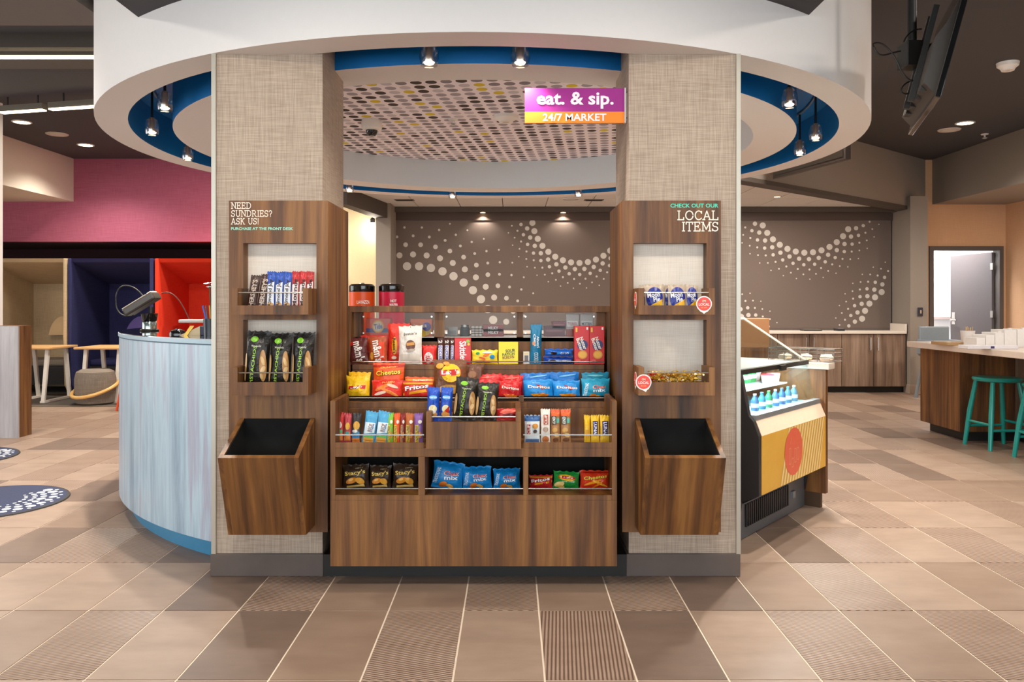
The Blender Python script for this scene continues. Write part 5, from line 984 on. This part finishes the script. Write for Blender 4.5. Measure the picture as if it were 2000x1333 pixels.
# ---------------------------------------------------------------- back counter cabinets
bc0, bc1 = X(768, 11.3), 5.535
wt = thing('back_worktop', 'long white worktop below the dotted shade', 'worktop', (2, 11.35, .82)); MB().box(bc0, bc1, 11.16, 11.6, .83, .868).build('slab', pm('e3d8cc', .4, var=.03), wt, bev=.004); MB().box(bc1-.03, bc1, 11.16, 11.6, .868, .97).build('side_splash', pm('e3d8cc', .4, var=.03), wt)
nb = 8; wdt = (bc1-bc0)/nb
names = ['beside the hall post', 'second from the hall post', 'third from the hall post', 'hidden behind the kiosk middle', 'fifth from the hall post', 'behind the cold case', 'second from the post with the switch', 'beside the post with the switch']
for k in range(nb):
    x0 = bc0+k*wdt; o = thing('base_cabinet', 'grey walnut base cabinet under the long worktop, '+names[k], 'cabinet', (x0+wdt/2, 11.4, 0), group='base cabinets of the back counter')
    MB().box(x0+.002, x0+wdt-.002, 11.21, 11.6, .085, .83).build('body', WOOD_GREY, o); MB().box(x0, x0+wdt, 11.27, 11.6, 0, .085).build('toe_kick', BLACK, o)
    for m_ in (0, 1):
        xa, xb = x0+.004+m_*wdt/2, x0+(m_+1)*wdt/2-.004
        dr_ = MB().box(xa, xb, 11.19, 11.21, .09, .825).build('door', WOOD_GREY, o, bev=.002); hx = xb-.05 if m_ == 0 else xa+.05
        MB().tube([(hx, 11.16, .60), (hx, 11.16, .78)], .008, 8).tube([(hx, 11.19, .62), (hx, 11.16, .62)], .006, 6).tube([(hx, 11.19, .76), (hx, 11.16, .76)], .006, 6).build('handle', STEEL, dr_)
for n, (px, wd, c) in enumerate(((1585, .26, '3a3430'), (1600, .1, '2c2c30'))): 
    o = thing('serving_tray', ['low dark tray on the long worktop under the shade', 'small black box on the long worktop under the shade'][n], 'tray', (X(px+n*40, 11.3), 11.32, .869)); MB().box(-wd/2, wd/2, -.08, .08, 0, .02+.012*n).build('tray_body', pm(c, .4), o, local=True, bev=.004); MB().box(-wd/2+.01, wd/2-.01, -.07, .07, .02+.012*n, .024+.012*n).build('tray_liner', pm('8f8880', .4), o, local=True)

# ---------------------------------------------------------------- island with stools
isl = thing('island_counter', 'walnut island with pale stone top at the picture edge', 'counter', (4.6, 6.8, 0))
MB().box(4.05, 5.4, 7.2, 7.9, .09, .82).build('end_cabinet', WOOD, isl); MB().box(4.55, 5.4, 4.6, 7.2, .09, .82).build('knee_panel', WOOD_GREY, isl)
MB().box(4.12, 5.35, 7.25, 7.85, 0, .09).box(4.62, 5.35, 4.65, 7.25, 0, .09).build('toe_kick', BLACK, isl)
MB().box(3.94, 5.5, 4.5, 7.95, .82, .875).build('stone_top', pm('e3d3c4', .3, var=.05), isl, bev=.006)
TEAL = pm('0f8f86', .3, var=.05, coat=.3)
def stool(x, y, label, rz):
    o = thing('bar_stool', label, 'stool', (x, y, 0), rz, 'teal stools at the island')
    MB().lathe([(0, .57), (.15, .572), (.185, .582), (.195, .598), (.185, .612), (.14, .612), (0, .604)], 32).build('seat', TEAL, o, local=True)
    for sx in (-1, 1):
        for sy in (-1, 1): MB().tube([(sx*.115, sy*.115, .575), (sx*.15, sy*.15, .3), (sx*.178, sy*.178, 0)], [.018, .022, .017], 12).build('leg', TEAL, o, local=True)
    for sgn, z in ((-1, .17), (1, .17)): MB().tube([(-.165, sgn*.163, z), (.165, sgn*.163, z)], .011, 10).build('stretcher', TEAL, o, local=True)
    for sgn, z in ((-1, .215), (1, .215)): MB().tube([(sgn*.16, -.158, z), (sgn*.16, .158, z)], .011, 10).build('stretcher', TEAL, o, local=True)
stool(4.215, 6.92, 'teal wooden stool nearer the island end', .04); stool(4.26, 6.30, 'teal wooden stool cut by the picture edge', -.03)
IT = .8752
o = thing('stirrer_cup', 'white paper cup of wooden stirrers on the island', 'cup', (X(1890, 7.2), 7.2, IT)); MB().lathe([(0, 0), (.048, 0), (.06, .13), (.057, .13), (.046, .006)], 24).build('cup', pm('f0ebe8', .6), o, local=True)
for k in range(9): q = MB().box(-.003, .003, -.001, .001, 0, .155+.004*(k % 3)).build('stirrer', pm('d9b98c', .6), o, local=True); q.location = (.032*math.cos(k*.7)*(k % 3)/2, .03*math.sin(k*.7), .004); q.rotation_euler = (.05*math.sin(k), .05*math.cos(k), k)
o = thing('condiment_organiser', 'stepped white paper cup organiser on the island', 'organiser', (X(1950, 6.9), 6.95, IT)); WP = pm('f1ede9', .6)
for k, (a, b, z) in enumerate(((-.22, -.14, .08), (-.14, -.06, .105), (-.06, .02, .125), (.02, .13, .15), (.13, .25, .155))): 
    MB().box(a+.002, b-.002, -.1, .1, .0, z).build('bin', WP, o, local=True, bev=.003)
    if k > 1: MB().box((a+b)/2-.014, (a+b)/2+.014, -.1, -.08, z, z+.014).build('tab', WP, o, local=True)
o = thing('serving_board', 'pale wooden board lying on the island top', 'board', (X(1860, 7.3), 7.25, IT)); MB().box(-.15, .13, -.14, .14, 0, .028).build('board', pm('b89468', .5, var=.1), o, local=True, bev=.004); MB().box(.13, .15, -.14, .14, .0, .028).build('end_grain', pm('8a6a44', .6), o, local=True)
o = thing('sugar_tray', 'long white tray along the island front', 'tray', (X(1935, 6.6), 6.62, IT)); MB().box(-.22, .2, -.07, .07, 0, .03).build('tray', pm('e2dfe2', .4), o, local=True, bev=.004); MB().box(-.03, .0, -.072, -.07, .006, .024).build('label_mark', pm('3a3468', .5), o, local=True)
o = thing('high_chair', 'grey plastic child high chair beyond the island', 'high chair', (X(1838, 10.4), 10.4, 0)); GP = pm('7f8a92', .45)
for sx in (-1, 1):
    for sy in (-1, 1): MB().tube([(sx*.14, sy*.14, .6), (sx*.22, sy*.22, 0)], .022, 10).build('leg', GP, o, local=True)
    MB().box(sx*.2-.02, sx*.2+.02, -.18, .2, .58, .78).build('armrest', GP, o, local=True, bev=.015)
MB().box(-.2, .2, -.18, .2, .56, .60).build('seat', GP, o, local=True, bev=.01); MB().box(-.2, .2, .16, .2, .6, .95).build('backrest', GP, o, local=True, bev=.015); MB().box(-.2, .2, -.2, -.16, .72, .78).build('front_bar', GP, o, local=True, bev=.012)

# ---------------------------------------------------------------- hanging screens
tv = thing('hanging_screen', 'black flat screen hung from the ceiling on a pole, seen from behind', 'screen', (0, 0, 0))
Pn, Pf = Vector((X(1832, 3.42), 3.42, Z(190, 3.42))), Vector((X(1778, 4.19), 4.19, Z(265, 4.19))); e = (Pf-Pn); e.z = 0; Ltv = e.length; ang = math.atan2(e.y, e.x)
tv.location = (Pn.x, Pn.y, Pn.z); tv.rotation_euler = (0, 0, ang)
pan = thing('panel_assembly', None, None); pan.parent = tv; pan.rotation_euler = (math.radians(14), 0, 0)
TB = pm('2a2622', .35, var=.1); TBr = pm('332c25', .45, var=.1)
MB().box(0, Ltv, -.012, .012, 0, .56).build('screen_panel', BLACK_GLOSS, pan, local=True, bev=.004)
MB().prism([(.012, .03), (.065, .07), (.065, .28), (.03, .36), (.012, .45)], .06, Ltv-.06, 'x').build('rear_housing', TBr, pan, local=True)
for k in range(4): MB().box(.12+k*.15, .2+k*.15, .04, .066, .05, .075).build('rear_vent', BLACK, pan, local=True)
for xa in (Ltv*.4, Ltv*.6): MB().box(xa-.015, xa+.015, .065, .09, .05, .5).build('mount_rail', BLACK, pan, local=True)
cx_, cy_ = X(1781, 3.86), 3.86
tp = thing('screen_mount', 'black ceiling pole and bracket box carrying the hanging screen', 'mount', (cx_, cy_, CZ))
MB().tube([(cx_, cy_, CZ), (cx_, cy_, Z(84, 3.86))], .022, 14).build('pole', BLACK, tp); MB().box(cx_-.045, cx_+.05, cy_-.05, cy_+.06, Z(132, 3.86), Z(84, 3.86)).build('bracket_box', BLACK, tp, bev=.004)
MB().tube([(cx_+.03, cy_+.0, Z(100, 3.86)), (cx_+.10, cy_-.05, Z(95, 3.86))], .02, 8).build('tilt_arm', BLACK, tp)
pth = [(1800, 57), (1785, 56), (1770, 66), (1765, 82)]
tag(MB().tube(bez([(X(a, 3.8), 3.8, Z(b, 3.8)) for a, b in pth]), .004, 6).build('screen_cable', BLACK, loc=(X(1800, 3.8), 3.8, Z(57, 3.8))), 'short black cable arching over the bracket box', 'cable')
p1 = bez([(X(a, 3.75), 3.75, Z(b, 3.75)) for a, b in ((1759, 100), (1730, 104), (1715, 122), (1705, 86))]); p2 = bez([(X(a, 3.75), 3.75, Z(b, 3.75)) for a, b in ((1705, 86), (1722, 76), (1745, 100), (1758, 135))]); p3 = bez([(X(a, 3.75), 3.75, Z(b, 3.75)) for a, b in ((1758, 135), (1768, 152), (1775, 158), (1785, 158))])
tag(MB().tube(p1+p2[1:]+p3[1:], .004, 6).build('screen_cable', BLACK, loc=(X(1759, 3.75), 3.75, Z(100, 3.75))), 'long looped black cable dangling beside the bracket box', 'cable')
p4 = bez([(X(a, 3.8), 3.8, Z(b, 3.8)) for a, b in ((1780, 158), (1755, 165), (1752, 190), (1778, 182))])
tag(MB().tube(p4, .004, 6).build('screen_cable', BLACK, loc=(X(1780, 3.8), 3.8, Z(158, 3.8))), 'small black cable loop hanging under the bracket box', 'cable')
a_, b_ = Vector((3.14, 7.44, 0)), Vector((2.85, 8.62, 0)); dv = b_-a_; L2 = dv.length
s2 = thing('menu_screen', 'dark framed screen hung edge-on behind the drum before the taupe bulkhead', 'screen', (a_.x, a_.y, 2.6), math.atan2(dv.y, dv.x))
MB().box(0, L2, -.03, .03, 0, .62).build('screen_frame', pm('3a302a', .4), s2, local=True, bev=.004); MB().box(.03, L2-.03, .03, .034, .03, .59).build('screen_face', pm('2c251f', .35), s2, local=True)
for k in (.3, .7): MB().tube([(L2*k, 0, .62), (L2*k, 0, CZ-2.6)], .012, 8).build('hanger', BLACK, s2, local=True)
